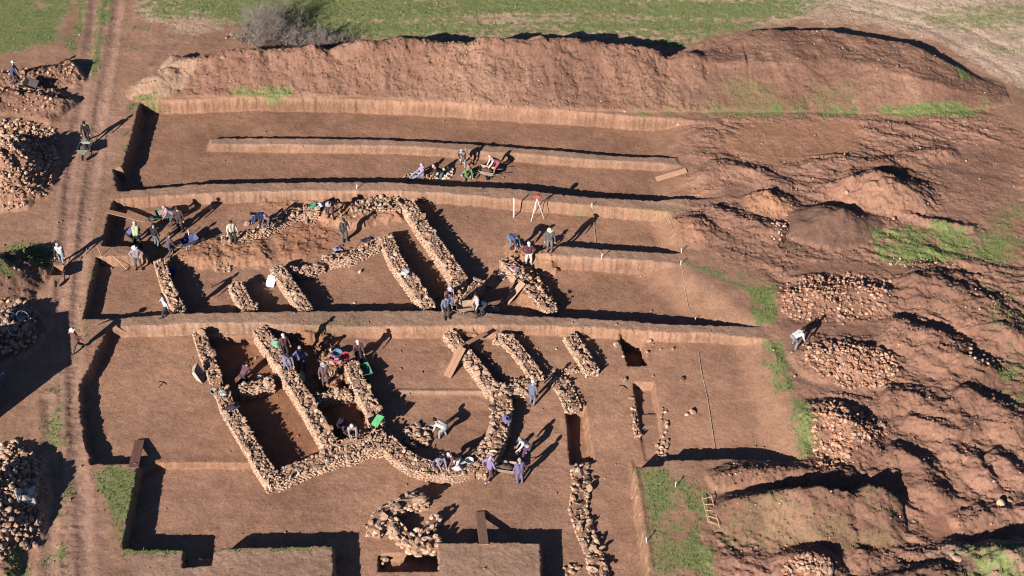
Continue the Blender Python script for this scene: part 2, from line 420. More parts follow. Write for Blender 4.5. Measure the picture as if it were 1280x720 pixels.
# --- grass cover
def grass(pts, amt, soft=0.8, rag=0.6, seed=0, streak=None, lo=-0.5, hi=0.2, fine=0.45):
    w, m = polymask(pts, soft * 1.5, rag=rag * 1.3, seed=130 + seed, ragscale=0.9)
    x, y = XX[w], YY[w]
    if streak:
        n = fbm(x * streak, y + x * 0.03, 1.6, 4, 140 + seed)
    else:
        n = fbm(x, y, 1.3, 4, 140 + seed)
    n = n + fine * fbm(x, y, 0.28, 3, 150 + seed)
    GRASS[w] = np.maximum(GRASS[w], amt * m * sstep(lo, hi, n))
FIELD = [(158, -300), (175, 20), (240, 46), (300, 30), (440, 50), (640, 46), (800, 48), (850, 60), (900, 40), (1000, 26), (1100, 34), (1180, 56), (1230, 88), (1290, 120), (1900, 140), (1900, -330)]
w, m = polymask(FIELD, 1.0, rag=0.5)
ZONE[w] = np.where((m > 0.5) & (ZONE[w] == 0), 1, ZONE[w])
paint(w, m, (0.32, 0.215, 0.155), 0.85)
ROUGH[w] = ROUGH[w] * (1 - m) + 0.02 * m
grass([(158, -300), (175, 20), (300, 30), (440, 50), (640, 48), (800, 50), (850, 62), (920, 38), (1000, 22), (1040, 0), (1200, -330)], 0.95, 1.2, 0.5, 1, 0.11, -0.58, 0.2, 0.5)
grass([(980, 18), (1060, 10), (1160, 30), (1290, 90), (1290, 130), (1900, 140), (1900, -330), (1040, -330)], 0.62, 1.5, 0.5, 2, 0.2, -0.5, 0.3)
w, m = polymask([(960, -300), (980, 20), (1060, 12), (1180, 50), (1240, 90), (1300, 130), (1900, 140), (1900, -330)], 3.0)
paint(w, m * (ZONE[w] == 1), (0.37, 0.27, 0.205), 0.7)
FIELD2 = [(-900, -330), (92, -330), (90, 0), (72, 52), (0, 68), (-700, 80)]
w, m = polymask(FIELD2, 0.8, rag=0.3)
ZONE[w] = np.where((m > 0.5) & (ZONE[w] == 0), 1, ZONE[w])
paint(w, m, (0.235, 0.16, 0.105), 0.8)
grass(FIELD2, 0.85, 0.8, 0.3, 3, None, -1.0, 0.1)
grass([(103, -20), (116, -20), (104, 40), (96, 66), (80, 62), (92, 30)], 0.9, 0.5, 0.2, 4)
grass([(127, -20), (146, -20), (136, 40), (122, 90), (112, 100), (118, 40)], 1.0, 0.5, 0.2, 5, None, -0.6, 0.1)
grass([(155, 10), (240, 0), (230, 40), (150, 90)], 0.5, 0.8, 0.3, 6, None, -0.1, 0.4)
grass([(116, 581), (171, 584), (162, 640), (153, 684), (140, 640), (122, 610)], 0.9, 0.4, 0.2, 7, None, -0.5, 0.1)
grass([(800, 584), (845, 590), (868, 605), (872, 650), (892, 720), (850, 720), (815, 650)], 0.95, 0.7, 0.4, 8, None, -0.8, 0.1)
grass([(795, 585), (860, 585), (885, 720), (812, 720)], 0.6, 0.6, 0.3, 9)
grass([(936, 358), (968, 356), (972, 404), (945, 404)], 1.0, 0.4, 0.2, 10, None, -0.9, -0.2)
grass([(872, 612), (884, 612), (886, 650), (874, 650)], 1.0, 0.4, 0.2, 34, None, -0.9, -0.2)
grass([(1190, 92), (1200, 92), (1212, 106), (1200, 108)], 1.0, 0.4, 0.2, 35, None, -0.9, -0.2)
grass([(954, 424), (980, 428), (994, 488), (968, 490)], 1.0, 0.4, 0.3, 11, None, -0.9, 0.0)
grass([(983, 494), (1015, 496), (1020, 570), (1000, 575)], 0.85, 0.5, 0.3, 12, None, -0.8, 0.1)
grass([(1085, 292), (1130, 284), (1238, 288), (1262, 300), (1250, 324), (1150, 328), (1095, 322)], 1.0, 0.5, 0.4, 13, None, -0.9, 0.0)
grass([(1230, 250), (1290, 240), (1290, 520), (1255, 510), (1235, 400), (1225, 330)], 0.5, 0.8, 0.4, 14)
grass([(853, 330), (900, 334), (955, 352), (958, 372), (900, 350)], 0.75, 0.3, 0.3, 15)
grass([(870, 134), (1000, 131), (1090, 138), (1080, 147), (880, 147)], 0.85, 0.4, 0.4, 16)
grass([(1090, 139), (1160, 134), (1232, 130), (1215, 147), (1110, 147)], 1.0, 0.3, 0.25, 17, None, -0.7, -0.1)
grass([(900, 112), (1100, 118), (1110, 142), (890, 142)], 0.42, 0.4, 0.4, 18)
grass([(1190, 697), (1290, 692), (1290, 760), (1195, 760)], 0.95, 0.3, 0.3, 19, None, -0.5, 0.2)
grass([(165, 120), (215, 118), (212, 128), (176, 130), (160, 180), (150, 205), (150, 150)], 0.75, 0.3, 0.2, 20)
grass([(290, 116), (380, 115), (400, 121), (290, 122)], 0.7, 0.2, 0.2, 21)
grass([(380, 402), (600, 400), (620, 408), (390, 410)], 0.35, 0.2, 0.2, 22)
grass([(715, 254), (845, 258), (845, 267), (720, 263)], 0.4, 0.3, 0.15, 23, None, -1.0, 0.4)
grass([(0, 300), (48, 300), (58, 340), (40, 362), (0, 362)], 0.6, 0.5, 0.3, 24)
grass([(0, 690), (30, 680), (38, 730), (0, 740)], 0.8, 0.5, 0.3, 25)
grass([(52, 480), (76, 480), (90, 600), (84, 730), (56, 730), (62, 600)], 0.8, 0.8, 0.4, 26, None, -0.3, 0.4)
grass([(118, 325), (130, 312), (112, 396), (100, 470), (92, 470), (104, 398)], 0.45, 0.3, 0.2, 27)
grass([(1240, 452), (1290, 452), (1290, 500), (1250, 480)], 0.8, 0.4, 0.3, 28)
grass([(880, 640), (1120, 625), (1125, 690), (890, 690)], 0.35, 0.5, 0.3, 29)
grass([(785, 140), (850, 138), (850, 146), (790, 147)], 0.8, 0.3, 0.2, 30)
grass([(155, 687), (330, 685), (420, 682), (420, 687), (155, 694)], 0.8, 0.15, 0.1, 31, None, -0.6, 0.1)
grass([(985, 300), (1000, 300), (1015, 318), (985, 318)], 0.8, 0.3, 0.2, 32)

# broken crust on the waste ground and the heaps: sharp little scarps along the dozer's path
w, m = EASTM
x, y = XX[w], YY[w]
u, v = x * math.cos(a0) + y * math.sin(a0), -x * math.sin(a0) + y * math.cos(a0)
q = fbm(u * 0.28, v, 0.75, 4, 231, 0.6)
st = q * 5.0
st = (np.floor(st) + sstep(0.55, 1.0, st - np.floor(st))) / 5.0
lim = np.clip((ROUGH[w] - 0.015) / 0.03, 0, 1)
ZZ[w] += m * lim * (0.17 * st + 0.05 * fbm(x, y, 0.3, 3, 233))
# --- surface roughness and slope colouring
x, y = XX, YY
det = 0.45 * fbm(x, y, 0.6, 3, 201) + 0.55 * fbm(x, y, 0.22, 2, 205)
pos = np.maximum(det, -0.3)
ZZ += np.where(near, ROUGH * 2.2 * pos + ROUGH * 1.3 * np.abs(fbm(x, y, 0.9, 3, 209)), 0)
ZZ += np.where(near, (0.50 * ROUGH + 0.0005) * RNG.normal(size=XX.shape), 0)
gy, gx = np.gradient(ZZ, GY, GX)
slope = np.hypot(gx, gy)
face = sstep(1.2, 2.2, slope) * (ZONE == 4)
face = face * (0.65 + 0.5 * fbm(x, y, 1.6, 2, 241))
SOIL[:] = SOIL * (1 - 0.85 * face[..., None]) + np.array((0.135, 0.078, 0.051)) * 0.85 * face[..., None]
blot = 1 + 0.26 * fbm(x, y, 3.5, 4, 221) + 0.16 * fbm(x, y, 0.6, 3, 223) + 0.13 * fbm(x * 0.28, y + 0.08 * x, 0.55, 3, 225)
SOIL *= blot[..., None]
SOIL[ZONE != 1] *= np.array((0.97, 0.92, 0.89))

def hz(xw, yw):
    """terrain height, bilinear"""
    xw, yw = np.asarray(xw, float), np.asarray(yw, float)
    i = np.clip(np.searchsorted(GX, xw) - 1, 0, NX - 2)
    j = np.clip(np.searchsorted(GY, yw) - 1, 0, NY - 2)
    fx, fy = np.clip((xw - GX[i]) / (GX[i + 1] - GX[i]), 0, 1), np.clip((yw - GY[j]) / (GY[j + 1] - GY[j]), 0, 1)
    return (ZZ[j, i] * (1 - fx) + ZZ[j, i + 1] * fx) * (1 - fy) + (ZZ[j + 1, i] * (1 - fx) + ZZ[j + 1, i + 1] * fx) * fy
def gp(px, py):
    """the terrain point seen at a photo pixel"""
    zs = np.arange(3.0, -2.2, -0.01)
    u, v = (px - 640.0) / FOC, (py - 360.0) / FOC
    d = (u, CP - v * SP, -SP - v * CP)
    t = (zs - CAM_H) / d[2]
    h = hz(d[0] * t, CAM_Y + d[1] * t)
    k = int(np.argmax(zs <= h))
    return Vector((d[0] * t[k], CAM_Y + d[1] * t[k], h[k]))
vs.exposure = 1.22
# ------------------------------------------------------------------ materials
def nodes_of(name):
    m = bpy.data.materials.new(name)
    m.use_nodes = True
    t = m.node_tree
    return m, t, t.nodes['Principled BSDF']
def N(t, typ, **kw):
    n = t.nodes.new(typ)
    for k, v in kw.items():
        setattr(n, k, v)
    return n
def noise(t, vec, scale, detail=4.0, rough=0.55):
    n = N(t, 'ShaderNodeTexNoise')
    n.inputs['Scale'].default_value = scale
    n.inputs['Detail'].default_value = detail
    n.inputs['Roughness'].default_value = rough
    if vec is not None:
        t.links.new(vec, n.inputs['Vector'])
    return n.outputs[0]
def ramp(t, fac, stops):
    n = N(t, 'ShaderNodeValToRGB')
    els = n.color_ramp.elements
    while len(els) < len(stops):
        els.new(0.5)
    for e, (p, c) in zip(els, stops):
        e.position = p
        e.color = (*c, 1) if len(c) == 3 else c
    t.links.new(fac, n.inputs[0])
    return n.outputs[0]
def mix(t, fac, a, b, mode='MIX'):
    n = N(t, 'ShaderNodeMix', data_type='RGBA', blend_type=mode)
    for s, v in ((n.inputs[0], fac), (n.inputs[6], a), (n.inputs[7], b)):
        if isinstance(v, (int, float)):
            s.default_value = v
        elif isinstance(v, tuple):
            s.default_value = (*v, 1)
        else:
            t.links.new(v, s)
    return n.outputs[2]
def bump(t, b, h, strength, dist):
    n = N(t, 'ShaderNodeBump')
    n.inputs['Strength'].default_value = strength
    n.inputs['Distance'].default_value = dist
    t.links.new(h, n.inputs['Height'])
    t.links.new(n.outputs[0], b.inputs['Normal'])
def math_(t, op, a, b):
    n = N(t, 'ShaderNodeMath', operation=op)
    for s, v in zip(n.inputs, (a, b)):
        if isinstance(v, (int, float)):
            s.default_value = v
        else:
            t.links.new(v, s)
    return n.outputs[0]

def ground_material():
    m, t, b = nodes_of('earth')
    co = N(t, 'ShaderNodeTexCoord').outputs['Object']
    soil = N(t, 'ShaderNodeAttribute', attribute_name='soil').outputs['Color']
    gr = N(t, 'ShaderNodeAttribute', attribute_name='grass_cover').outputs['Fac']
    n1, n2, n3 = noise(t, co, 1.7, 5), noise(t, co, 9.0, 4, 0.65), noise(t, co, 17.0, 4, 0.75)
    var = ramp(t, n1, [(0.25, (0.86, 0.84, 0.82)), (0.55, (1.0, 1.0, 1.0)), (0.8, (1.14, 1.15, 1.17))])
    var2 = ramp(t, n2, [(0.25, (0.72, 0.70, 0.68)), (0.5, (1.0, 1.0, 1.0)), (0.78, (1.22, 1.23, 1.26))])
    var3 = ramp(t, n3, [(0.28, (0.58, 0.56, 0.55)), (0.45, (0.98, 0.98, 0.98)), (0.75, (1.32, 1.32, 1.32))])
    c = mix(t, 1.0, mix(t, 1.0, mix(t, 1.0, soil, var, 'MULTIPLY'), var2, 'MULTIPLY'), var3, 'MULTIPLY')
    # pale stone chips lying in the soil
    vo = N(t, 'ShaderNodeTexVoronoi')
    vo.inputs['Scale'].default_value = 5.5
    t.links.new(co, vo.inputs['Vector'])
    chip = math_(t, 'LESS_THAN', vo.outputs['Distance'], 0.085)
    pick = math_(t, 'GREATER_THAN', noise(t, co, 3.1, 2), 0.58)
    c = mix(t, math_(t, 'MULTIPLY', chip, pick), c, (0.34, 0.25, 0.18))
    g1 = ramp(t, noise(t, co, 11.0, 5, 0.8), [(0.30, (0.045, 0.062, 0.022)), (0.45, (0.092, 0.126, 0.040)), (0.60, (0.150, 0.178, 0.068)), (0.76, (0.27, 0.225, 0.14))])
    gm = math_(t, 'ADD', gr, math_(t, 'MULTIPLY', math_(t, 'SUBTRACT', noise(t, co, 12.0, 4, 0.8), 0.5), 2.0))
    gmask = ramp(t, math_(t, 'MULTIPLY', gm, math_(t, 'GREATER_THAN', gr, 0.02)), [(0.30, (0, 0, 0)), (0.75, (1, 1, 1))])
    c = mix(t, math_(t, 'MULTIPLY', gmask, 0.85), c, g1)
    t.links.new(c, b.inputs['Base Color'])
    b.inputs['Roughness'].default_value = 0.95
    b.inputs['Specular IOR Level'].default_value = 0.15
    h = math_(t, 'ADD', math_(t, 'MULTIPLY', n2, 0.6), math_(t, 'MULTIPLY', n3, 0.4))
    bump(t, b, h, 0.9, 0.035)
    return m
M_EARTH = ground_material()

def stone_material():
    m, t, b = nodes_of('fieldstone')
    co = N(t, 'ShaderNodeTexCoord').outputs['Object']
    tint = N(t, 'ShaderNodeAttribute', attribute_name='tint').outputs['Color']
    n1, n2 = noise(t, co, 6.0, 5, 0.65), noise(t, co, 28.0, 3)
    c = mix(t, 1.0, tint, ramp(t, n1, [(0.25, (0.72, 0.70, 0.68)), (0.5, (1, 1, 1)), (0.8, (1.2, 1.18, 1.15))]), 'MULTIPLY')
    t.links.new(c, b.inputs['Base Color'])
    b.inputs['Roughness'].default_value = 0.92
    b.inputs['Specular IOR Level'].default_value = 0.2
    bump(t, b, n2, 0.6, 0.02)
    return m
M_STONE = stone_material()

def simple(name, color, rough=0.7, metal=0.0, vary=0.25, scale=12.0, spec=0.3, bmp=0.0):
    m, t, b = nodes_of(name)
    co = N(t, 'ShaderNodeTexCoord').outputs['Object']
    n1 = noise(t, co, scale, 4, 0.6)
    lo, hi = tuple(max(0, c * (1 - vary)) for c in color), tuple(min(1, c * (1 + vary)) for c in color)
    t.links.new(ramp(t, n1, [(0.3, lo), (0.7, hi)]), b.inputs['Base Color'])
    b.inputs['Roughness'].default_value = rough
    b.inputs['Metallic'].default_value = metal
    b.inputs['Specular IOR Level'].default_value = spec
    if bmp:
        bump(t, b, noise(t, co, scale * 3, 3), 0.5, bmp)
    return m
def wood(name, color):
    m, t, b = nodes_of(name)
    co = N(t, 'ShaderNodeTexCoord').outputs['Object']
    mp = N(t, 'ShaderNodeMapping')
    mp.inputs['Scale'].default_value = (1.0, 14.0, 14.0)
    t.links.new(co, mp.inputs['Vector'])
    n1 = noise(t, mp.outputs[0], 2.5, 6, 0.65)
    t.links.new(ramp(t, n1, [(0.3, tuple(c * 0.62 for c in color)), (0.55, color), (0.75, tuple(min(1, c * 1.25) for c in color))]), b.inputs['Base Color'])
    b.inputs['Roughness'].default_value = 0.85
    bump(t, b, n1, 0.4, 0.01)
    return m
def foliage(name, lo, hi):
    m, t, b = nodes_of(name)
    co = N(t, 'ShaderNodeTexCoord').outputs['Object']
    t.links.new(ramp(t, noise(t, co, 7.0, 5, 0.8), [(0.35, lo), (0.65, hi)]), b.inputs['Base Color'])
    b.inputs['Roughness'].default_value = 0.8
    b.inputs['Specular IOR Level'].default_value = 0.2
    return m
M_GRASS = foliage('grass_blades', (0.055, 0.085, 0.020), (0.170, 0.205, 0.065))
M_TWIG = foliage('dry_twigs', (0.09, 0.07, 0.06), (0.24, 0.20, 0.18))
M_PLANK = wood('weathered_plank', (0.26, 0.135, 0.085))
M_PLANK2 = wood('sun_bleached_plank', (0.36, 0.20, 0.13))
M_HANDLE = wood('tool_handle', (0.42, 0.27, 0.17))
M_STEEL = simple('dull_steel', (0.30, 0.30, 0.31), 0.45, 0.8, 0.2)
M_IRON = simple('rusty_iron', (0.12, 0.075, 0.055), 0.7, 0.5, 0.4)
M_RUBBER = simple('black_rubber', (0.02, 0.02, 0.02), 0.8)
M_WHITE = simple('white_paint', (0.78, 0.76, 0.72), 0.5, 0, 0.1)
_mats = {}
def cloth(rgb):
    g_ = sum(rgb) / 3
    key = tuple(round((c * 0.8 + g_ * 0.2) * 0.62, 3) for c in rgb)
    if key not in _mats:
        _mats[key] = simple('cloth', key, 0.9, 0, 0.28, 9.0, 0.15, 0.01)
    return _mats[key]

# ------------------------------------------------------------------ object helpers
def tag(o, label=None, cat=None, group=None, kind=None):
    if label: o['label'] = label
    if cat: o['category'] = cat
    if group: o['group'] = group
    if kind: o['kind'] = kind
    return o
def np_mesh(name, verts, faces_flat, face_size, mats, smooth=False, tint=None):
    """mesh from numpy arrays with equal-sized faces"""
    me = bpy.data.meshes.new(name)
    nv, nl = len(verts), len(faces_flat)
    nf = nl // face_size
    me.vertices.add(nv)
    me.vertices.foreach_set('co', np.ascontiguousarray(verts, np.float32).ravel())
    me.loops.add(nl)
    me.loops.foreach_set('vertex_index', np.ascontiguousarray(faces_flat, np.int32))
    me.polygons.add(nf)
    me.polygons.foreach_set('loop_start', np.arange(0, nl, face_size, dtype=np.int32))
    me.polygons.foreach_set('loop_total', np.full(nf, face_size, np.int32))
    for m in mats:
        me.materials.append(m)
    me.update(calc_edges=True)
    me.polygons.foreach_set('use_smooth', np.full(nf, smooth))
    if tint is not None:
        a = me.attributes.new('tint', 'FLOAT_COLOR', 'POINT')
        a.data.foreach_set('color', np.concatenate([tint, np.ones((nv, 1))], 1).astype(np.float32).ravel())
    return me
def link(name, me, parent=None):
    o = bpy.data.objects.new(name, me)
    COL.objects.link(o)
    if parent is not None:
        o.parent = parent
    return o
def empty(name, loc, rz=0.0, rot=None):
    o = bpy.data.objects.new(name, None)
    o.location = loc
    o.rotation_euler = rot if rot is not None else (0, 0, rz)
    o.empty_display_size = 0.3
    COL.objects.link(o)
    return o

class MB:
    """collects simple shapes into one mesh"""
    def __init__(self):
        self.v, self.f, self.mi = [], [], []
    def add(self, vs_, fs, mat=0):
        o = len(self.v)
        self.v += [tuple(q) for q in vs_]
        self.f += [tuple(o + i for i in f) for f in fs]
        self.mi += [mat] * len(fs)
    def box(self, c, s, rot=None, mat=0, taper=1.0):
        vs_ = []
        for z in (-1, 1):
            k = 1.0 if z < 0 else taper
            for x_, y_ in ((-1, -1), (1, -1), (1, 1), (-1, 1)):
                p = Vector((x_ * s[0] / 2 * k, y_ * s[1] / 2 * k, z * s[2] / 2))
                if rot is not None:
                    p = rot @ p
                vs_.append(p + Vector(c))
        self.add(vs_, [(3, 2, 1, 0), (4, 5, 6, 7), (0, 1, 5, 4), (1, 2, 6, 5), (2, 3, 7, 6), (3, 0, 4, 7)], mat)
    def tube(self, pts, r, n=8, mat=0, cap=True):
        pts = [Vector(p) for p in pts]
        rs = r if isinstance(r, (list, tuple)) else [r] * len(pts)
        rings = []
        up = None
        for k, p in enumerate(pts):
            d = (pts[min(k + 1, len(pts) - 1)] - pts[max(k - 1, 0)]).normalized()
            a = d.orthogonal().normalized() if up is None else (up - d * up.dot(d)).normalized()
            up = a
            b = d.cross(a)
            rings.append([p + (a * math.cos(2 * math.pi * i / n) + b * math.sin(2 * math.pi * i / n)) * rs[k] for i in range(n)])
        vs_ = [q for ring in rings for q in ring]
        fs = []
        for k in range(len(pts) - 1):
            for i in range(n):
                j = (i + 1) % n
                fs.append((k * n + i, k * n + j, (k + 1) * n + j, (k + 1) * n + i))
        if cap:
            fs.append(tuple(range(n - 1, -1, -1)))
            fs.append(tuple((len(pts) - 1) * n + i for i in range(n)))
        self.add(vs_, fs, mat)
    def lathe(self, prof, n=16, c=(0, 0, 0), rot=None, mat=0, closed=False):
        vs_, fs = [], []
        for r, z in prof:
            for i in range(n):
                a = 2 * math.pi * i / n
                p = Vector((r * math.cos(a), r * math.sin(a), z))
                if rot is not None:
                    p = rot @ p
                vs_.append(p + Vector(c))
        m = len(prof)
        for k in range(m if closed else m - 1):
            k2 = (k + 1) % m
            for i in range(n):
                j = (i + 1) % n
                fs.append((k * n + i, k * n + j, k2 * n + j, k2 * n + i))
        self.add(vs_, fs, mat)
    def blob(self, c, s, rot=None, seg=10, rings=6, mat=0):
        prof = [(math.sin(math.pi * k / rings), -math.cos(math.pi * k / rings)) for k in range(rings + 1)]
        prof[0], prof[-1] = (0.02, -1), (0.02, 1)
        vs_, fs = [], []
        for r, z in prof:
            for i in range(seg):
                a = 2 * math.pi * i / seg
                p = Vector((r * math.cos(a) * s[0], r * math.sin(a) * s[1], z * s[2]))
                if rot is not None:
                    p = rot @ p
                vs_.append(p + Vector(c))
        for k in range(rings):
            for i in range(seg):
                j = (i + 1) % seg
                fs.append((k * seg + i, k * seg + j, (k + 1) * seg + j, (k + 1) * seg + i))
        fs.append(tuple(range(seg - 1, -1, -1)))
        fs.append(tuple(rings * seg + i for i in range(seg)))
        self.add(vs_, fs, mat)
    def mesh(self, name, mats, smooth=False):
        me = bpy.data.meshes.new(name)
        me.from_pydata(self.v, [], self.f)
        for m in (mats if isinstance(mats, (list, tuple)) else [mats]):
            me.materials.append(m)
        me.polygons.foreach_set('material_index', self.mi)
        me.polygons.foreach_set('use_smooth', [smooth] * len(self.f))
        me.update()
        return me
    def build(self, name, mats, parent=None, smooth=False):
        return link(name, self.mesh(name, mats, smooth), parent)

# ------------------------------------------------------------------ rocks
def ico(sub):
    import bmesh
    bm = bmesh.new()
    bmesh.ops.create_icosphere(bm, subdivisions=sub, radius=1.0)
    v = np.array([q.co[:] for q in bm.verts])
    f = np.array([[q.index for q in fc.verts] for fc in bm.faces])
    bm.free()
    return v, f
def make_rocks(sub, n, seed):
    r = np.random.default_rng(seed)
    v0, f = ico(sub)
    out = []
    for _ in range(n):
        v = v0.copy()
        for _k in range(7):                                  # cut flats off the ball: an angular fieldstone
            d = r.normal(size=3); d /= np.linalg.norm(d)
            h = r.uniform(0.5, 0.85)
            over = np.maximum(v @ d - h, 0)
            v -= over[:, None] * d * 0.9
        v *= 1 + 0.06 * r.normal(size=(len(v), 1))
        v *= np.array([1.0, r.uniform(0.65, 0.95), r.uniform(0.5, 0.8)])
        out.append(v)
    return out, f
ROCKS1, F_R1 = make_rocks(2, 14, 5)
ROCKS0, F_R0 = make_rocks(1, 12, 6)
def rand_rots(n, r, tilt=0.5):
    a, b, c = r.uniform(0, 2 * np.pi, n), r.normal(0, tilt, n), r.normal(0, tilt, n)
    ca, sa, cb, sb, cc, sc = np.cos(a), np.sin(a), np.cos(b), np.sin(b), np.cos(c), np.sin(c)
    Rz = np.zeros((n, 3, 3)); Rx = np.zeros((n, 3, 3)); Ry = np.zeros((n, 3, 3))
    Rz[:, 0, 0] = ca; Rz[:, 0, 1] = -sa; Rz[:, 1, 0] = sa; Rz[:, 1, 1] = ca; Rz[:, 2, 2] = 1
    Rx[:, 0, 0] = 1; Rx[:, 1, 1] = cb; Rx[:, 1, 2] = -sb; Rx[:, 2, 1] = sb; Rx[:, 2, 2] = cb
    Ry[:, 1, 1] = 1; Ry[:, 0, 0] = cc; Ry[:, 0, 2] = sc; Ry[:, 2, 0] = -sc; Ry[:, 2, 2] = cc
    return Rz @ Rx @ Ry
def stone_tints(n, r, warm=0.5):
    base = np.array([[0.26, 0.165, 0.115], [0.31, 0.215, 0.155], [0.37, 0.28, 0.21], [0.21, 0.14, 0.10], [0.27, 0.21, 0.17], [0.25, 0.14, 0.095]])
    p = np.array([0.26, 0.25, 0.10, 0.16, 0.13, 0.10])
    return base[r.choice(6, n, p=p)] * np.array([[1.10, 1.04, 1.00]]) * r.uniform(0.8, 1.2, (n, 1))
def rock_batch(pos, size, rots, r, lib=None, faces=None, tints=None):
    lib = ROCKS0 if lib is None else lib
    faces = F_R0 if faces is None else faces
    n = len(pos)
    L = np.array(lib)[r.integers(0, len(lib), n)]                         # n x V x 3
    v = np.einsum('nij,nvj->nvi', rots, L * size[:, None, :]) + pos[:, None, :]
    V = L.shape[1]
    f = faces[None] + (np.arange(n) * V)[:, None, None]
    t = stone_tints(n, r) if tints is None else tints
    return v.reshape(-1, 3), f.reshape(-1), np.repeat(t, V, 0)

# ------------------------------------------------------------------ ancient stone walls
def resample(pts, step):
    out = [pts[0]]
    for a, b in zip(pts[:-1], pts[1:]):
        n = max(1, int(np.hypot(*(b - a)) / step))
        for k in range(1, n + 1):
            out.append(a + (b - a) * k / n)
    return np.array(out)
WALLS = []
def stone_wall(pts_px, width, ztop, zbase, label, rough=0.028, stone=0.105, seed=0, top_stones=True):
    r = np.random.default_rng(900 + seed)
    c = np.array([P(a, b, ztop)[:2] for a, b in pts_px])
    c = resample(c, 0.3)
    n = len(c)
    tang = np.gradient(c, axis=0)
    tang /= np.linalg.norm(tang, axis=1)[:, None]
    nor = np.stack([-tang[:, 1], tang[:, 0]], 1)
    width = width * 0.85
    wob = width / 2 * (1 + 0.10 * r.normal(size=(n, 2)))
    top = ztop - 0.09 + rough * 1.3 * fbm(c[:, 0], c[:, 1], 1.1, 3, 300 + seed)
    # earth-and-rubble core
    L, Rr = c + nor * (wob[:, :1] - 0.10), c - nor * (wob[:, 1:] - 0.10)
    ms = 5
    rows = []
    for k in range(n):
        prof = [np.append(L[k] + nor[k] * 0.01, zbase)]
        for j in range(ms):
            u = j / (ms - 1)
            q = L[k] * (1 - u) + Rr[k] * u
            prof.append(np.append(q, top[k] + 0.05 * r.normal() * (1 if 0 < j < ms - 1 else 0.4) - (0.04 if j in (0, ms - 1) else 0)))
        prof.append(np.append(Rr[k] - nor[k] * 0.01, zbase))
        rows.append(prof)
    W = ms + 2
    verts = np.array(rows).reshape(-1, 3)
    faces = []
    for k in range(n - 1):
        for j in range(W - 1):
            a = k * W + j
            faces += [[a, a + 1, a + W + 1], [a, a + W + 1, a + W]]
    for k, flip in ((0, 1), (n - 1, 0)):
        ctr = k * W
        for j in range(1, W - 1):
            f = [ctr, ctr + j, ctr + j + 1]
            faces.append(f if flip else f[::-1])
    faces = np.array(faces).reshape(-1)
    vt = [verts]; ft = [faces]; tt = [np.tile(np.array([[0.20, 0.116, 0.078]]), (len(verts), 1)) * r.uniform(0.85, 1.15, (len(verts), 1))]
    # stones
    seg = np.linalg.norm(np.diff(c, axis=0), axis=1)
    s = np.concatenate([[0], np.cumsum(seg)])
    Ltot = s[-1]
    def at(sv, off):
        i = np.clip(np.searchsorted(s, sv) - 1, 0, n - 2)
        u = ((sv - s[i]) / seg[i])[:, None]
        q = c[i] * (1 - u) + c[i + 1] * u
        nn = nor[i] * (1 - u) + nor[i + 1] * u
        tp = top[i] * (1 - u[:, 0]) + top[i + 1] * u[:, 0]
        ang = np.arctan2(tang[i][:, 1], tang[i][:, 0])
        return q + nn * off[:, None], tp, ang
    pos, size, rot, top_n = [], [], [], []
    if top_stones:
        ns, nw = max(2, int(Ltot / (stone * (1.38 if stone < .14 else 1.3)))), max(2, int(round(width / (stone * (1.38 if stone < .14 else 1.3)))))
        sv, ov = np.meshgrid((np.arange(ns) + 0.5) / ns * Ltot, ((np.arange(nw) + 0.5) / nw - 0.5) * (width - stone * 0.6))
        sv, ov = sv.ravel(), ov.ravel()
        keep = r.random(len(sv)) < 0.84
        sv, ov = sv[keep], ov[keep]
        sv = np.clip(sv + r.normal(0, stone * 0.32, len(sv)), 0, Ltot)
        ov = ov + r.normal(0, stone * 0.28, len(sv))
        q, tp, ang = at(sv, ov)
        k = len(sv)
        rim = np.abs(ov) > width * 0.3
        sz = stone * np.clip(r.lognormal(-0.15, 0.5, (k, 1)), 0.35, 2.3 if stone < .14 else 1.35) * np.array([[1.0, 1.0, 0.6]]) * np.where(rim, 1.15, 0.95)[:, None]
        pos.append(np.column_stack([q, tp + 0.03 + rough * r.normal(0, 0.75, k) - sz[:, 2] * 0.05])); size.append(sz); rot.append(rand_rots(k, r, 0.4))
    top_n = list(pos)
    rows_n = max(1, int((ztop - zbase) / (stone * 1.05)))
    for side in (1, -1):
        for j in range(rows_n):
            m = max(2, int(Ltot / (stone * 1.75)))
            sv = (np.arange(m) + 0.5 * (j % 2) + r.uniform(-0.3, 0.3, m)) / m * Ltot
            sv = np.clip(sv, 0, Ltot)
            q, tp, ang = at(sv, np.full(m, side * (width / 2 - 0.055)))
            z = zbase + (j + 0.5) / rows_n * (ztop - zbase - 0.04) + r.normal(0, 0.015, m)
            sz = stone * np.column_stack([r.uniform(0.75, 1.25, m), r.uniform(0.6, 0.95, m), r.uniform(0.5, 0.75, m)])
            rr = rand_rots(m, r, 0.08)
            ca, sa = np.cos(ang + r.normal(0, 0.12, m)), np.sin(ang)
            A = np.zeros((m, 3, 3)); A[:, 0, 0] = np.cos(ang); A[:, 0, 1] = -np.sin(ang); A[:, 1, 0] = np.sin(ang); A[:, 1, 1] = np.cos(ang); A[:, 2, 2] = 1
            tl = rand_rots(m, np.random.default_rng(j * 7 + seed), 0.07)
            a0 = np.arctan2(tl[:, 1, 0], tl[:, 0, 0])
            B = np.zeros((m, 3, 3)); B[:, 0, 0] = np.cos(-a0); B[:, 0, 1] = -np.sin(-a0); B[:, 1, 0] = np.sin(-a0); B[:, 1, 1] = np.cos(-a0); B[:, 2, 2] = 1
            pos.append(np.column_stack([q, z])); size.append(sz); rot.append(A @ B @ tl)
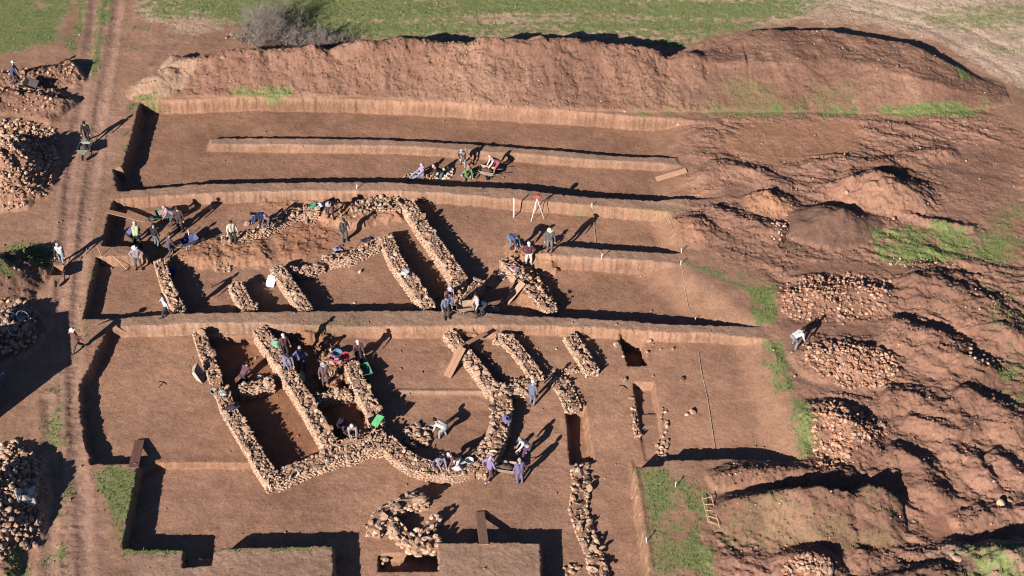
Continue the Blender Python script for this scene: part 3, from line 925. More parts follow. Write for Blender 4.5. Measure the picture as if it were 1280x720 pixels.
    for e, sg in ((0, -1), (n - 1, 1)):
        m = rows_n * max(2, int(width / (stone * 1.8)))
        off = r.uniform(-0.45, 0.45, m) * width
        q = c[e] + nor[e] * off[:, None] + tang[e] * sg * 0.02
        pos.append(np.column_stack([q, r.uniform(zbase, ztop, m)])); size.append(stone * r.uniform(0.6, 1.1, (m, 3)) * np.array([[1, 1, 0.75]])); rot.append(rand_rots(m, r, 0.3))
    pos, size, rot = np.concatenate(pos), np.concatenate(size), np.concatenate(rot)
    tn = stone_tints(len(pos), r)
    tn = tn * 0.7 + tn.mean(0) * 0.3
    tn[sum(len(q_) for q_ in top_n):] *= 1.25
    sv_, sf_, st_ = rock_batch(pos, size, rot, r, tints=tn)
    o = len(verts)
    V = np.concatenate([verts, sv_]); Fc = np.concatenate([faces, sf_ + o]); T = np.concatenate([tt[0], st_])
    base = np.array([c[:, 0].mean(), c[:, 1].mean(), zbase])
    me = np_mesh('stone_wall', V - base, Fc, 3, [M_STONE], False, T)
    ob = link('stone_wall', me)
    ob.location = base
    tag(ob, label, 'stone wall', 'excavated stone walls', 'thing')
    WALLS.append((c, width, ztop))
    return ob
ZT = -0.05
# northern square
stone_wall([(509, 252), (529, 283), (550, 311), (575, 346), (569, 358)], 1.0, 0.10, F2, 'long straight stone wall running up to the upper baulk behind the man with the shovel', seed=1)
stone_wall([(600, 349), (590, 362), (577, 381)], 0.75, 0.05, F2, 'short broken stone stub between the two men at the wheelbarrow and the long straight wall', rough=0.14, seed=2)
stone_wall([(482, 293), (494, 322), (516, 352), (536, 381)], 0.95, 0.0, F2, 'diagonal stone wall parallel to and just left of the long straight wall', seed=3)
stone_wall([(500, 257), (470, 257), (441, 263)], 0.9, -0.15, F2, 'short cross wall of loose stones below the upper baulk, right of the bending digger', rough=0.12, seed=4)
stone_wall([(398, 260), (372, 263), (348, 273), (326, 284)], 0.85, -0.05, F2, 'crumbling rubble wall carrying the green bag and the shovel', rough=0.15, seed=5)
stone_wall([(324, 285), (302, 293), (278, 297)], 0.7, -0.15, F2, 'low rubble wall end beside the worker in a cream shirt', rough=0.14, seed=6)
stone_wall([(404, 322), (436, 318), (462, 306), (482, 296)], 0.8, -0.15, F2, 'uneven cross wall where the man with the very long shadow stands', rough=0.13, seed=7)
stone_wall([(403, 329), (385, 337), (362, 335)], 0.6, -0.25, F2, 'low stone stump joining the jerrycan wall to the cross wall', rough=0.1, seed=8)
stone_wall([(345, 331), (364, 358), (384, 386)], 0.9, 0.0, F2, 'diagonal stone wall just right of the white jerrycan', seed=9)
stone_wall([(293, 352), (301, 368), (314, 387)], 0.95, -0.05, F2, 'stubby stone wall just left of the white jerrycan', seed=10)
stone_wall([(199, 324), (208, 355), (226, 389)], 0.8, 0.0, F2, 'stone wall that the man in the white shirt walks past', seed=11)
stone_wall([(632, 322), (650, 342), (672, 366), (690, 386)], 0.95, -0.15, F2, 'tumbled stone wall below the woman in white trousers', rough=0.14, seed=12)
# southern square
stone_wall([(248, 413), (257, 440), (269, 470)], 0.85, -0.05, -1.0, 'upper run of the outer left wall, beside the upturned cream barrow', rough=0.1, seed=13)
stone_wall([(276, 484), (284, 506), (300, 534), (322, 570), (341, 599)], 0.95, -0.05, -1.0, 'lower run of the outer left wall ending at the lower left corner', seed=14)
stone_wall([(324, 409), (344, 438), (363, 469), (383, 500), (402, 534), (414, 556)], 0.95, 0.0, -1.05, 'long inner wall between the two deep rooms, with a plastic sheet on it', seed=15)
stone_wall([(300, 483), (322, 479), (340, 474)], 0.7, -0.25, -1.05, 'cross wall of tumbled stones with a worker kneeling on it in purple', rough=0.12, seed=16)
stone_wall([(438, 452), (447, 474), (462, 502), (472, 524)], 0.9, 0.0, -1.05, 'stone wall beside the green barrow and the man in maroon', seed=17)
stone_wall([(396, 496), (416, 490), (438, 487)], 0.6, -0.3, -1.05, 'low cross wall at the feet of the man in grey-brown clothes', rough=0.1, seed=18)
stone_wall([(344, 597), (372, 584), (404, 572), (440, 560), (472, 546)], 1.0, -0.15, -1.05, 'wide lower front wall running from the corner towards the apse', seed=19)
stone_wall([(424, 556), (448, 547), (480, 540)], 0.8, -0.05, -1.05, 'heap-like wall joint with the bright green tray lying on it', rough=0.15, seed=20)
stone_wall([(482, 549), (496, 563), (516, 577), (540, 584), (562, 586), (586, 580), (606, 562)], 1.1, -0.2, -1.05, 'curved apse wall bulging towards the viewer', stone=0.085, seed=21)
stone_wall([(606, 572), (620, 545), (627, 518), (628, 496), (622, 480)], 1.2, -0.1, -1.05, 'thick wall running upwards from the end of the apse', stone=0.13, seed=22)
stone_wall([(561, 413), (583, 440), (602, 464), (616, 484)], 0.85, -0.05, -0.95, 'diagonal wall that the sloping plank leans on', seed=23)
stone_wall([(630, 418), (646, 434), (660, 452), (672, 470)], 0.85, -0.05, -0.9, 'thin straight wall left of the man in blue-grey with a white cap', seed=24)
stone_wall([(628, 488), (646, 484), (664, 474)], 0.85, -0.15, -0.9, 'rubble wall joint just behind the man in blue-grey with a white cap', rough=0.12, seed=25)
stone_wall([(697, 472), (709, 490), (717, 508)], 1.1, -0.35, -0.9, 'broad rubble block right of the man in blue-grey with a white cap', rough=0.13, seed=26)
stone_wall([(713, 418), (728, 442), (741, 462)], 0.95, -0.05, -0.85, 'pale detached stone wall just left of the open grave-like pit', rough=0.1, seed=27)
stone_wall([(690, 466), (705, 463), (725, 460)], 0.5, -0.4, -0.85, 'thin line of stones between the detached wall and the rubble block', rough=0.1, seed=28)
stone_wall([(724, 580), (727, 606), (722, 634), (732, 664), (743, 690), (752, 728)], 1.05, -0.62, -1.1, 'long strip of loose rubble running down to the lower edge', rough=0.13, stone=0.16, seed=29)
stone_wall([(531, 618), (512, 623), (492, 631), (473, 644), (466, 660)], 0.85, -0.15, -0.95, 'upper arm of the ruined loop of rubble', rough=0.15, stone=0.18, seed=30)
stone_wall([(483, 644), (502, 664), (522, 678), (548, 674)], 0.85, -0.2, -0.95, 'lower arm of the ruined loop of rubble, with big slabs', rough=0.16, stone=0.21, seed=31)
stone_wall([(545, 644), (538, 655), (524, 664)], 0.6, -0.25, -0.95, 'short inner spur closing the ruined loop of rubble', rough=0.14, stone=0.18, seed=32)
stone_wall([(499, 683), (483, 688), (475, 702)], 0.55, -0.95, -1.3, 'tiny bent wall beside the rectangular pit under the rubble loop', rough=0.1, seed=33)
stone_wall([(789, 488), (793, 514), (797, 544)], 0.4, -0.65, -0.85, 'single line of stones along the long narrow pit', rough=0.08, stone=0.12, seed=34)

stone_wall([(446, 254), (470, 251), (496, 252)], 0.9, -0.25, F2, 'broad spread of wall rubble right under the upper baulk', rough=0.1, seed=35)
stone_wall([(644, 482), (662, 482)], 1.3, -0.3, -0.9, 'squat knot of rubble where the diagonal walls meet, behind the blue-grey worker', rough=0.12, seed=36)
stone_wall([(596, 588), (606, 572), (618, 556)], 1.2, -0.35, -1.0, 'collapsed rubble corner at the right-hand end of the apse', rough=0.14, seed=37)
stone_wall([(430, 566), (452, 556), (474, 552)], 1.3, -0.25, -1.0, 'wide rubble fill at the left-hand root of the apse', rough=0.12, seed=38)
stone_wall([(620, 420), (634, 424)], 0.9, -0.2, -0.85, 'small clump of wall stones by the upper end of the bridging plank', rough=0.12, seed=39)

# ------------------------------------------------------------------ loose stones in heaps
HEAPS = [   # polygon in pixels, count, size range, heap thickness, group, label
    ([(0, 152), (40, 150), (70, 165), (72, 210), (60, 240), (30, 258), (0, 262)], 760, (0.06, 0.20), 0.12, 'stones of the heap beside the man with the green barrow', 'rough brown fieldstone in the big heap left of the track'),
    ([(0, 376), (30, 374), (46, 395), (42, 430), (20, 442), (0, 440)], 260, (0.09, 0.23), 0.12, 'stones of the shaded heap under the bicycle', 'fieldstone in the shaded heap that the bicycle lies on'),
    ([(0, 556), (20, 552), (46, 575), (50, 650), (46, 680), (20, 690), (0, 700)], 640, (0.08, 0.21), 0.12, 'stones of the heap under the plastic sheet', 'fieldstone in the long heap with the grey plastic sheet'),
    ([(972, 362), (1000, 348), (1060, 343), (1115, 350), (1110, 385), (1060, 402), (1000, 402), (978, 388)], 620, (0.05, 0.16), 0.05, 'stones of the heap above the bending man in white', 'reddish fieldstone in the flat heap uphill of the bending man in white'),
    ([(1004, 432), (1060, 426), (1118, 444), (1122, 470), (1095, 486), (1050, 484), (1012, 458)], 620, (0.05, 0.17), 0.05, 'stones of the heap the man in white bends over', 'pinkish fieldstone in the heap the bending man in white reaches for'),
    ([(1020, 508), (1045, 502), (1082, 515), (1110, 540), (1060, 560), (1052, 586), (1022, 584), (1018, 540)], 520, (0.06, 0.17), 0.05, 'stones of the heap right of the grass strip', 'reddish fieldstone in the heap beside the grass strip below the path'),
    ([(985, 702), (1010, 692), (1036, 700), (1040, 725), (980, 725)], 110, (0.10, 0.2), 0.1, 'stones of the heap at the lower edge', 'fieldstone in the small heap below the grassy spoil bank'),
    ([(0, 82), (60, 100), (80, 120), (70, 138), (0, 140)], 120, (0.07, 0.18), 0.02, 'stones on the dirt heap by the man in blue', 'small stone on the dirt heap below the man in blue with the tipped barrow'),
    ([(54, 90), (92, 78), (92, 92), (60, 104)], 50, (0.06, 0.15), 0.02, 'stones on the dirt heap by the track', 'small stone on the dirt ridge between the tipped barrow and the track'),
    ([(544, 219), (553, 212), (564, 212), (568, 219), (560, 224), (546, 224)], 34, (0.12, 0.2), 0.25, 'stones of the pile by the kneeling diggers', 'cream fieldstone in the pile between the lilac and green-shirted diggers'),
    ([(503, 221), (512, 217), (540, 221), (536, 227), (505, 227)], 26, (0.08, 0.16), 0.05, 'stones around the lilac digger', 'loose stone around the reclining digger in lilac'),
    ([(505, 542), (520, 532), (538, 540), (536, 556), (512, 558)], 60, (0.14, 0.24), 0.3, 'stones of the pile inside the apse', 'pale fieldstone in the pile stacked inside the curved apse'),
    ([(1222, 345), (1262, 375), (1275, 400), (1255, 395), (1215, 362)], 25, (0.05, 0.12), 0, 'stones on the right-hand ridge', 'small stone on the ridge near the right-hand edge'),
    ([(963, 268), (985, 268), (990, 300), (965, 305)], 40, (0.05, 0.15), 0.02, 'stones at the foot of the dark mound', 'small stone at the foot of the dark smooth mound'),
    ([(1075, 318), (1110, 320), (1195, 330), (1175, 340), (1090, 326)], 40, (0.05, 0.13), 0.0, 'stones below the green patch', 'pale small stone below the bright green patch'),
    ([(1210, 430), (1250, 448), (1240, 458), (1212, 446)], 30, (0.06, 0.14), 0.02, 'stones above the right-hand hollow', 'small pale stone at the rim of the right-hand hollow'),
    ([(395, 425), (432, 436), (436, 470), (412, 488), (398, 470)], 40, (0.10, 0.22), 0.03, 'stones by the basins', 'stone slab tumbled around the blue and red basins'),
    ([(640, 336), (676, 330), (686, 350), (660, 372)], 26, (0.08, 0.17), 0.03, 'stones by white trousers', 'loose stone at the feet of the woman in white trousers'),
    ([(266, 326), (292, 326), (290, 340), (268, 340)], 18, (0.07, 0.15), 0.02, 'stones in the upper room', 'loose stone on the earth right of the white-shirted man'),
    ([(825, 510), (832, 512), (834, 542), (828, 546)], 14, (0.09, 0.15), 0.03, 'stones right of the pit', 'stone in the short row right of the long narrow pit'),
    ([(820, 555), (834, 550), (836, 574), (822, 576)], 26, (0.10, 0.17), 0.1, 'stones at the trench corner', 'stone in the little stack at the lower end of the narrow pit'),
    ([(702, 708), (722, 706), (726, 724), (702, 724)], 10, (0.10, 0.17), 0.02, 'stones at the lower edge of the square', 'single stone left of the rubble strip at its lower end'),
]
def inside_pts(pts, n, r):
    poly = np.array([gp(a, b)[:2] for a, b in pts])
    lo, hi = poly.min(0), poly.max(0)
    got = np.zeros((0, 2))
    while len(got) < n:
        q = lo + (hi - lo) * r.random((n * 4, 2))
        got = np.concatenate([got, q[sdf(q[:, 0], q[:, 1], poly) > -0.12 * r.random(len(q))]])
    return got[:n], poly
loose = []
for hi_, (pts, n, (s0, s1), thick, grp, lab) in enumerate(HEAPS):
    r = np.random.default_rng(4000 + hi_)
    q, poly = inside_pts(pts, n, r)
    d = sdf(q[:, 0], q[:, 1], poly)
    sz = s0 + (s1 - s0) * r.random(n) ** 1.7
    z = hz(q[:, 0], q[:, 1]) + sz * 0.25 + thick * np.clip(d / 0.6, 0, 1) * r.random(n)
    tints = stone_tints(n, r)
    if hi_ in (3, 4, 5, 6): tints = tints * np.array([[1.0, 0.86, 0.82]])
    if hi_ == 9: tints = tints * 0.4 + np.array([[0.30, 0.25, 0.20]])
    for k in range(n):
        dist = math.hypot(q[k][1] - CAM_Y, CAM_H)
        loose.append((sz[k] / dist, q[k][0], q[k][1], z[k], sz[k], hi_, tints[k]))
SINGLES = [(852, 475, .22, 'pale upright stone'), (866, 516, .2, 'pair stone'), (858, 519, .13, ''), (781, 476, .18, ''), (770, 432, .2, ''), (809, 441, .15, ''), (811, 427, .18, ''), (841, 437, .12, ''), (779, 446, .15, ''),
           (826, 437, .09, ''), (735, 622, .12, ''), (320, 448, .1, ''), (450, 340, .16, ''), (612, 358, .2, ''), (628, 345, .22, ''), (907, 223, .16, ''), (848, 156, .13, ''), (781, 140, .1, ''), (1058, 242, .18, ''), (1117, 274, .16, ''),
           (1250, 631, .24, ''), (1262, 626, .18, ''), (290, 44, .2, ''), (283, 48, .16, ''), (279, 73, .2, ''), (1100, 382, .2, ''), (1092, 386, .15, ''), (1196, 700, .25, ''), (1190, 694, .2, ''), (480, 665, .1, '')]
loose.sort(key=lambda q: -q[0])
n_ind = 300 - len(SINGLES)
rock_meshes = []
rr = np.random.default_rng(77)
for k in range(14):
    rock_meshes.append([])
    for j in range(3):
        v = ROCKS1[k]
        t = np.repeat(stone_tints(1, rr), len(v), 0)
        rock_meshes[-1].append(np_mesh('fieldstone', v, F_R1.reshape(-1), 3, [M_STONE], False, t))
def place_rock(x_, y_, z_, s_, label, group):
    o = link('fieldstone', rock_meshes[rr.integers(14)][rr.integers(3)])
    o.location = (x_, y_, z_)
    o.scale = (s_, s_, s_)
    o.rotation_euler = (rr.normal(0, 0.4), rr.normal(0, 0.4), rr.uniform(0, 6.28))
    tag(o, label, 'stone', group)
for _, x_, y_, z_, s_, h_, t_ in loose[:n_ind]:
    place_rock(x_, y_, z_, s_, HEAPS[h_][5], HEAPS[h_][4])
for px, py, s_, _l in SINGLES:
    g = gp(px, py)
    place_rock(g[0], g[1], g[2] + s_ * 0.3, s_, 'single stone lying alone on bare earth, away from heaps and walls', 'single stones lying on bare earth')
rest = loose[n_ind:]
pos = np.array([[q[1], q[2], q[3]] for q in rest]); sz = np.array([q[4] for q in rest])
v, f, t = rock_batch(pos, np.repeat(sz[:, None], 3, 1), rand_rots(len(rest), rr, 0.5), rr, tints=np.array([q[6] for q in rest]))
tag(link('rubble', np_mesh('rubble', v, f, 3, [M_STONE], False, t)), 'smaller rubble of all the stone heaps around the dig', 'rubble', None, 'stuff')

# clods and pebbles strewn over the spoil
r = np.random.default_rng(31)
cand = np.column_stack([r.uniform(-36, 36, 150000), r.uniform(-20.5, 30, 150000)])
i = np.clip(np.searchsorted(GX, cand[:, 0]), 0, NX - 1); j = np.clip(np.searchsorted(GY, cand[:, 1]), 0, NY - 1)
pr = np.clip((ROUGH[j, i] - 0.012) / 0.05, 0.03, 1) * (0.35 + 0.65 * (fbm(cand[:, 0], cand[:, 1], 1.5, 3, 71) > -0.05))
keep = r.random(len(cand)) < pr * 0.5
cand, i, j = cand[keep], i[keep], j[keep]
n = len(cand)
sz = 0.018 + 0.075 * r.random(n) ** 3.5
stony = r.random(n) < 0.13
tc = SOIL[j, i] * r.uniform(0.8, 1.15, (n, 1))
tc[stony] = stone_tints(int(stony.sum()), r)
icov, icof = ico(1)
CL = [icov[:, :] * (1 + 0.12 * np.random.default_rng(k).normal(size=(len(icov), 1))) * np.array([1, 0.8, 0.65]) for k in range(8)]
v12, f12 = ico(1)
v, f, t = rock_batch(np.column_stack([cand, hz(cand[:, 0], cand[:, 1]) + sz * 0.2]), np.repeat(sz[:, None], 3, 1), rand_rots(n, r, 0.6), r, CL, icof, tc)
tag(link('dirt_clods', np_mesh('dirt_clods', v, f, 3, [M_STONE], True, t)), 'crumbled brown earth clods strewn over the spoil heaps', 'dirt', None, 'stuff')
NCLOD = n

# grass tufts
cand = np.column_stack([r.uniform(-37, 37, 420000), r.uniform(-20.5, 31, 420000)])
i = np.clip(np.searchsorted(GX, cand[:, 0]), 0, NX - 1); j = np.clip(np.searchsorted(GY, cand[:, 1]), 0, NY - 1)
keep = r.random(len(cand)) < GRASS[j, i] ** 1.3 * 0.65
cand = cand[keep]
n = len(cand)
bl = 3
base = np.column_stack([cand, hz(cand[:, 0], cand[:, 1]) - 0.01])
base = np.repeat(base, bl, 0)
a = r.uniform(0, 2 * np.pi, n * bl)
hgt = r.uniform(0.04, 0.11, n * bl)
wd = r.uniform(0.012, 0.028, n * bl)
off = np.column_stack([r.normal(0, 0.03, n * bl), r.normal(0, 0.03, n * bl), np.zeros(n * bl)])
dirv = np.column_stack([np.cos(a), np.sin(a), np.zeros(n * bl)])
b0 = base + off
tip = b0 + np.column_stack([r.normal(0, 0.035, n * bl), r.normal(0, 0.035, n * bl), hgt])
v = np.stack([b0 - dirv * wd[:, None], b0 + dirv * wd[:, None], tip], 1).reshape(-1, 3)
tag(link('grass', np_mesh('grass', v, np.arange(len(v)), 3, [M_GRASS])), 'short green grass and weeds on the field and between the trenches', 'grass', None, 'stuff')

# ------------------------------------------------------------------ the ground itself (one height field, cut along zone borders)
def build_ground():
    V = np.column_stack([XX.ravel(), YY.ravel(), ZZ.ravel()])
    z00 = ZONE[:-1, :-1].ravel()
    idx = np.arange(NX * NY).reshape(NY, NX)
    quads = np.stack([idx[:-1, :-1], idx[:-1, 1:], idx[1:, 1:], idx[1:, :-1]], -1).reshape(-1, 4)
    names = {0: ('ground', 'bare reddish brown earth around the excavation', 'ground'), 1: ('field', 'green and straw coloured field beyond the dig', 'field'),
             2: ('dirt_track', 'rutted dirt track along the left side', 'dirt track'), 3: ('spoil_bank', 'long bank of excavated brown soil behind the trenches', 'spoil bank'),
             4: ('excavation_floor', 'cleaned trench floors, steps and cut sides of the excavation', 'trench floor')}
    for k, (nm, lab, cat) in names.items():
        q = quads[z00 == k]
        used = np.unique(q)
        remap = np.zeros(NX * NY, np.int64)
        remap[used] = np.arange(len(used))
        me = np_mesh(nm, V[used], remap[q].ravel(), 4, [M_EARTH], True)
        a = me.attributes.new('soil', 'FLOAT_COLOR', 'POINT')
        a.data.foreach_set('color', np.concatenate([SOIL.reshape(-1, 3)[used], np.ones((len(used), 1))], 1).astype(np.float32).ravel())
        a = me.attributes.new('grass_cover', 'FLOAT', 'POINT')
        a.data.foreach_set('value', GRASS.ravel()[used].astype(np.float32))
        tag(link(nm, me), lab, cat, None, 'structure')
build_ground()
# ------------------------------------------------------------------ heights with the wall tops on
ZG = ZZ
ZZ = ZZ.copy()
for c, width, zt in WALLS:
    w = window(c, width)
    best = np.full(XX[w].shape, 1e9)
    for k in range(len(c) - 1):
        best = np.minimum(best, segdist(XX[w], YY[w], c[k], c[k + 1])[0])
    ZZ[w] = np.where(best < width * 0.5, np.maximum(ZZ[w], zt + 0.03), ZZ[w])

# ------------------------------------------------------------------ people
def capsule(mb, a, b, ra, rb, n=10, k=4):
    a, b = Vector(a), Vector(b)
    d = (b - a)
    d = d.normalized() if d.length > 1e-5 else Vector((0, 0, 1))
    u = d.orthogonal().normalized()
    v = d.cross(u)
    rings = []
    for i in range(1, k + 1):
        t = -math.pi / 2 + (math.pi / 2) * i / k
        rings.append((a + d * ra * math.sin(t), ra * math.cos(t)))
    for i in range(0, k):
        t = (math.pi / 2) * i / k
        rings.append((b + d * rb * math.sin(t), rb * math.cos(t)))
    vs_, fs = [a - d * ra], []
    for c, r in rings:
        for j in range(n):
            t = 2 * math.pi * j / n
            vs_.append(c + (u * math.cos(t) + v * math.sin(t)) * r)
    vs_.append(b + d * rb)
    m = len(rings)
    for j in range(n):
        j2 = (j + 1) % n
        fs.append((0, 1 + j2, 1 + j))
        for q in range(m - 1):
            fs.append((1 + q * n + j, 1 + q * n + j2, 1 + (q + 1) * n + j2, 1 + (q + 1) * n + j))
        fs.append((1 + (m - 1) * n + j, 1 + (m - 1) * n + j2, len(vs_) - 1))
    mb.add(vs_, fs)
def ik(a, t, l1, l2, pole):
    d = t - a
    L = min(d.length, (l1 + l2) * 0.995)
    L = max(L, abs(l1 - l2) + 0.02)
    dn = d.normalized()
    x = (l1 * l1 - l2 * l2 + L * L) / (2 * L)
    h = math.sqrt(max(l1 * l1 - x * x, 0))
    p = pole - dn * pole.dot(dn)
    p = p.normalized() if p.length > 1e-4 else dn.orthogonal()
    return a + dn * x + p * h, a + dn * L
V3 = lambda *q: Vector(q)
POSES = {   # pelvis (x, z), lean, feet L/R, hands L/R, head pitch extra
    'stand': dict(pel=(0, .91), lean=4, feet=((.02, .11, .08), (-.02, -.11, .08)), hands=((.16, .29, .86), (.14, -.29, .86)), head=12),
    'hips': dict(pel=(0, .91), lean=2, feet=((.02, .15, .08), (-.02, -.15, .08)), hands=((.10, .22, .98), (.10, -.22, .98)), head=10, pole=(-.4, 1)),
    'walk': dict(pel=(0, .89), lean=8, feet=((.30, .09, .08), (-.30, -.09, .13)), hands=((-.14, .34, .90), (.26, -.34, .95)), head=8),
    'stride': dict(pel=(0, .86), lean=10, feet=((.36, .10, .08), (-.36, -.10, .14)), hands=((-.22, .52, 1.0), (.18, -.52, 1.0)), head=8),
    'dig': dict(pel=(-.10, .84), lean=38, feet=((.22, .16, .08), (-.22, -.16, .08)), hands=((.62, .12, .62), (.42, -.05, .90)), head=5),
    'bend': dict(pel=(-.20, .82), lean=82, feet=((.06, .19, .08), (-.10, -.19, .08)), hands=((.48, .16, .22), (.52, -.14, .20)), head=-10),
    'stoop': dict(pel=(-.14, .84), lean=55, feet=((.10, .16, .08), (-.12, -.16, .08)), hands=((.58, .16, .52), (.60, -.14, .50)), head=0),
    'squat': dict(pel=(-.18, .34), lean=38, feet=((.08, .17, .08), (.04, -.17, .08)), hands=((.48, .14, .14), (.46, -.12, .14)), head=0),
    'kneel': dict(pel=(-.10, .46), lean=52, feet=((-.46, .13, .07), (-.46, -.13, .07)), knees=((.02, .14, .06), (.02, -.14, .06)), hands=((.56, .16, .10), (.58, -.12, .10)), head=-5),
    'sit': dict(pel=(-.10, .16), lean=-4, feet=((.70, .16, .08), (.62, -.12, .08)), hands=((.34, .18, .22), (.32, -.18, .22)), head=22),
    'barrow': dict(pel=(-.05, .88), lean=16, feet=((.22, .10, .08), (-.28, -.10, .12)), hands=((.34, .29, .66), (.34, -.29, .66)), head=2),
}
SKIN = (0.36, 0.20, 0.135)
M_SKIN = simple('skin', SKIN, 0.6, 0, 0.1)
M_EYE = simple('eye', (0.03, 0.02, 0.02), 0.3, 0, 0.05)
HAIR = dict(black=(0.02, 0.016, 0.014), brown=(0.06, 0.035, 0.022), grey=(0.33, 0.31, 0.29))
PEOPLE = []
def person(px, py, yaw, pose, top, legs, cover, ccol, label, sleeves=None, shoes=(0.05, 0.04, 0.04), h=1.68, dz=0.0, bare=False, at=None):
    """px, py: the photo pixel between the feet; yaw: 0 = towards +X, 90 = away from the camera"""
    p = POSES[pose]
    loc = gp(px, py) if at is None else Vector(at)
    loc.z += dz
    s = h / 1.72
    lean = R(p['lean'])
    hip = V3(p['pel'][0], 0, p['pel'][1])
    d = V3(math.sin(lean), 0, math.cos(lean))
    y = V3(0, 1, 0)
    hd = R(p['lean'] * 0.55 + p['head'])
    hu = V3(math.sin(hd), 0, math.cos(hd))
    hf = V3(math.cos(hd), 0, -math.sin(hd))
    neck = hip + d * 0.53
    head = neck + hu * 0.185
    B = []                                                     # (a, b, ra, rb, region)
    TOP, ARM, FORE, LEG, SHOE, SK = range(6)
    B.append((hip - y * .07 - d * .02, hip + y * .07 - d * .02, .118, .118, LEG))
    for sg in (1, -1):
        B.append((hip + d * .06 + y * sg * .055, hip + d * .26 + y * sg * .070, .132, .122, TOP))
        B.append((hip + d * .26 + y * sg * .07, hip + d * .44 + y * sg * .110, .122, .110, TOP))
        B.append((hip + d * .46, hip + d * .475 + y * sg * .165, .075, .072, TOP))
    B.append((hip + d * .46, neck + hu * .08, .066, .052, SK))
    B.append((head - hu * .035 + hf * .012, head + hu * .03 - hf * .008, .078, .088, SK))
    B.append((head + hf * .075 - hu * .01, head + hf * .098 - hu * .028, .014, .018, SK))
    for sg in (1, -1):
        B.append((head + y * sg * .086 + hu * .012, head + y * sg * .088 - hu * .018, .016, .012, SK))
    wr = []
    for i, sg in enumerate((1, -1)):
        sh = hip + d * .465 + y * sg * .185
        pole = V3(-.6, sg * .55, -.25) if 'pole' not in p else V3(p['pole'][0], sg * p['pole'][1], 0)
        el, wrist = ik(sh, V3(*p['hands'][i]), .29, .26, pole)
        B.append((sh, el, .070, .056, ARM)); B.append((el, wrist, .055, .038, FORE))
        wr.append((wrist, (wrist - el).normalized(), sg))
        hj = hip + y * sg * .092 - d * .03
        if 'knees' in p:
            kn, an = V3(*p['knees'][i]), V3(*p['feet'][i])
        else:
            kn, an = ik(hj, V3(*p['feet'][i]), .43, .41, V3(1, sg * (.9 if pose == 'squat' else .12), .15))
        B.append((hj, kn, .104, .074, LEG)); B.append((kn, an, .075, .056, LEG))
        back = 'knees' in p
        toe = an + (V3(-.05, 0, -.02) if back else V3(.17, sg * .03, -.035))
        heel = an + (V3(.0, 0, .10) if back else V3(-.035, 0, -.035))
        B.append((heel, toe, .045, .040, SHOE))
    mb = MB()
    for a, b, ra, rb, _ in B:
        capsule(mb, a * s, b * s, ra * s, rb * s)
    me = bpy.data.meshes.new('tmp')
    me.from_pydata(mb.v, [], mb.f)
    o = bpy.data.objects.new('tmp', me)
    COL.objects.link(o)
    md = o.modifiers.new('r', 'REMESH'); md.mode = 'VOXEL'; md.voxel_size = 0.021
    sm = o.modifiers.new('s', 'SMOOTH'); sm.factor = 0.5; sm.iterations = 3
    mats = [cloth(top), cloth(sleeves or top), M_SKIN if bare else cloth(sleeves or top), cloth(legs), cloth(shoes), M_SKIN, M_EYE]
    PEOPLE.append(dict(tmp=o, B=B, s=s, mats=mats, head=head, hu=hu, hf=hf, y=y, wr=wr, cover=cover, ccol=ccol, loc=loc, yaw=yaw, label=label, pose=pose))

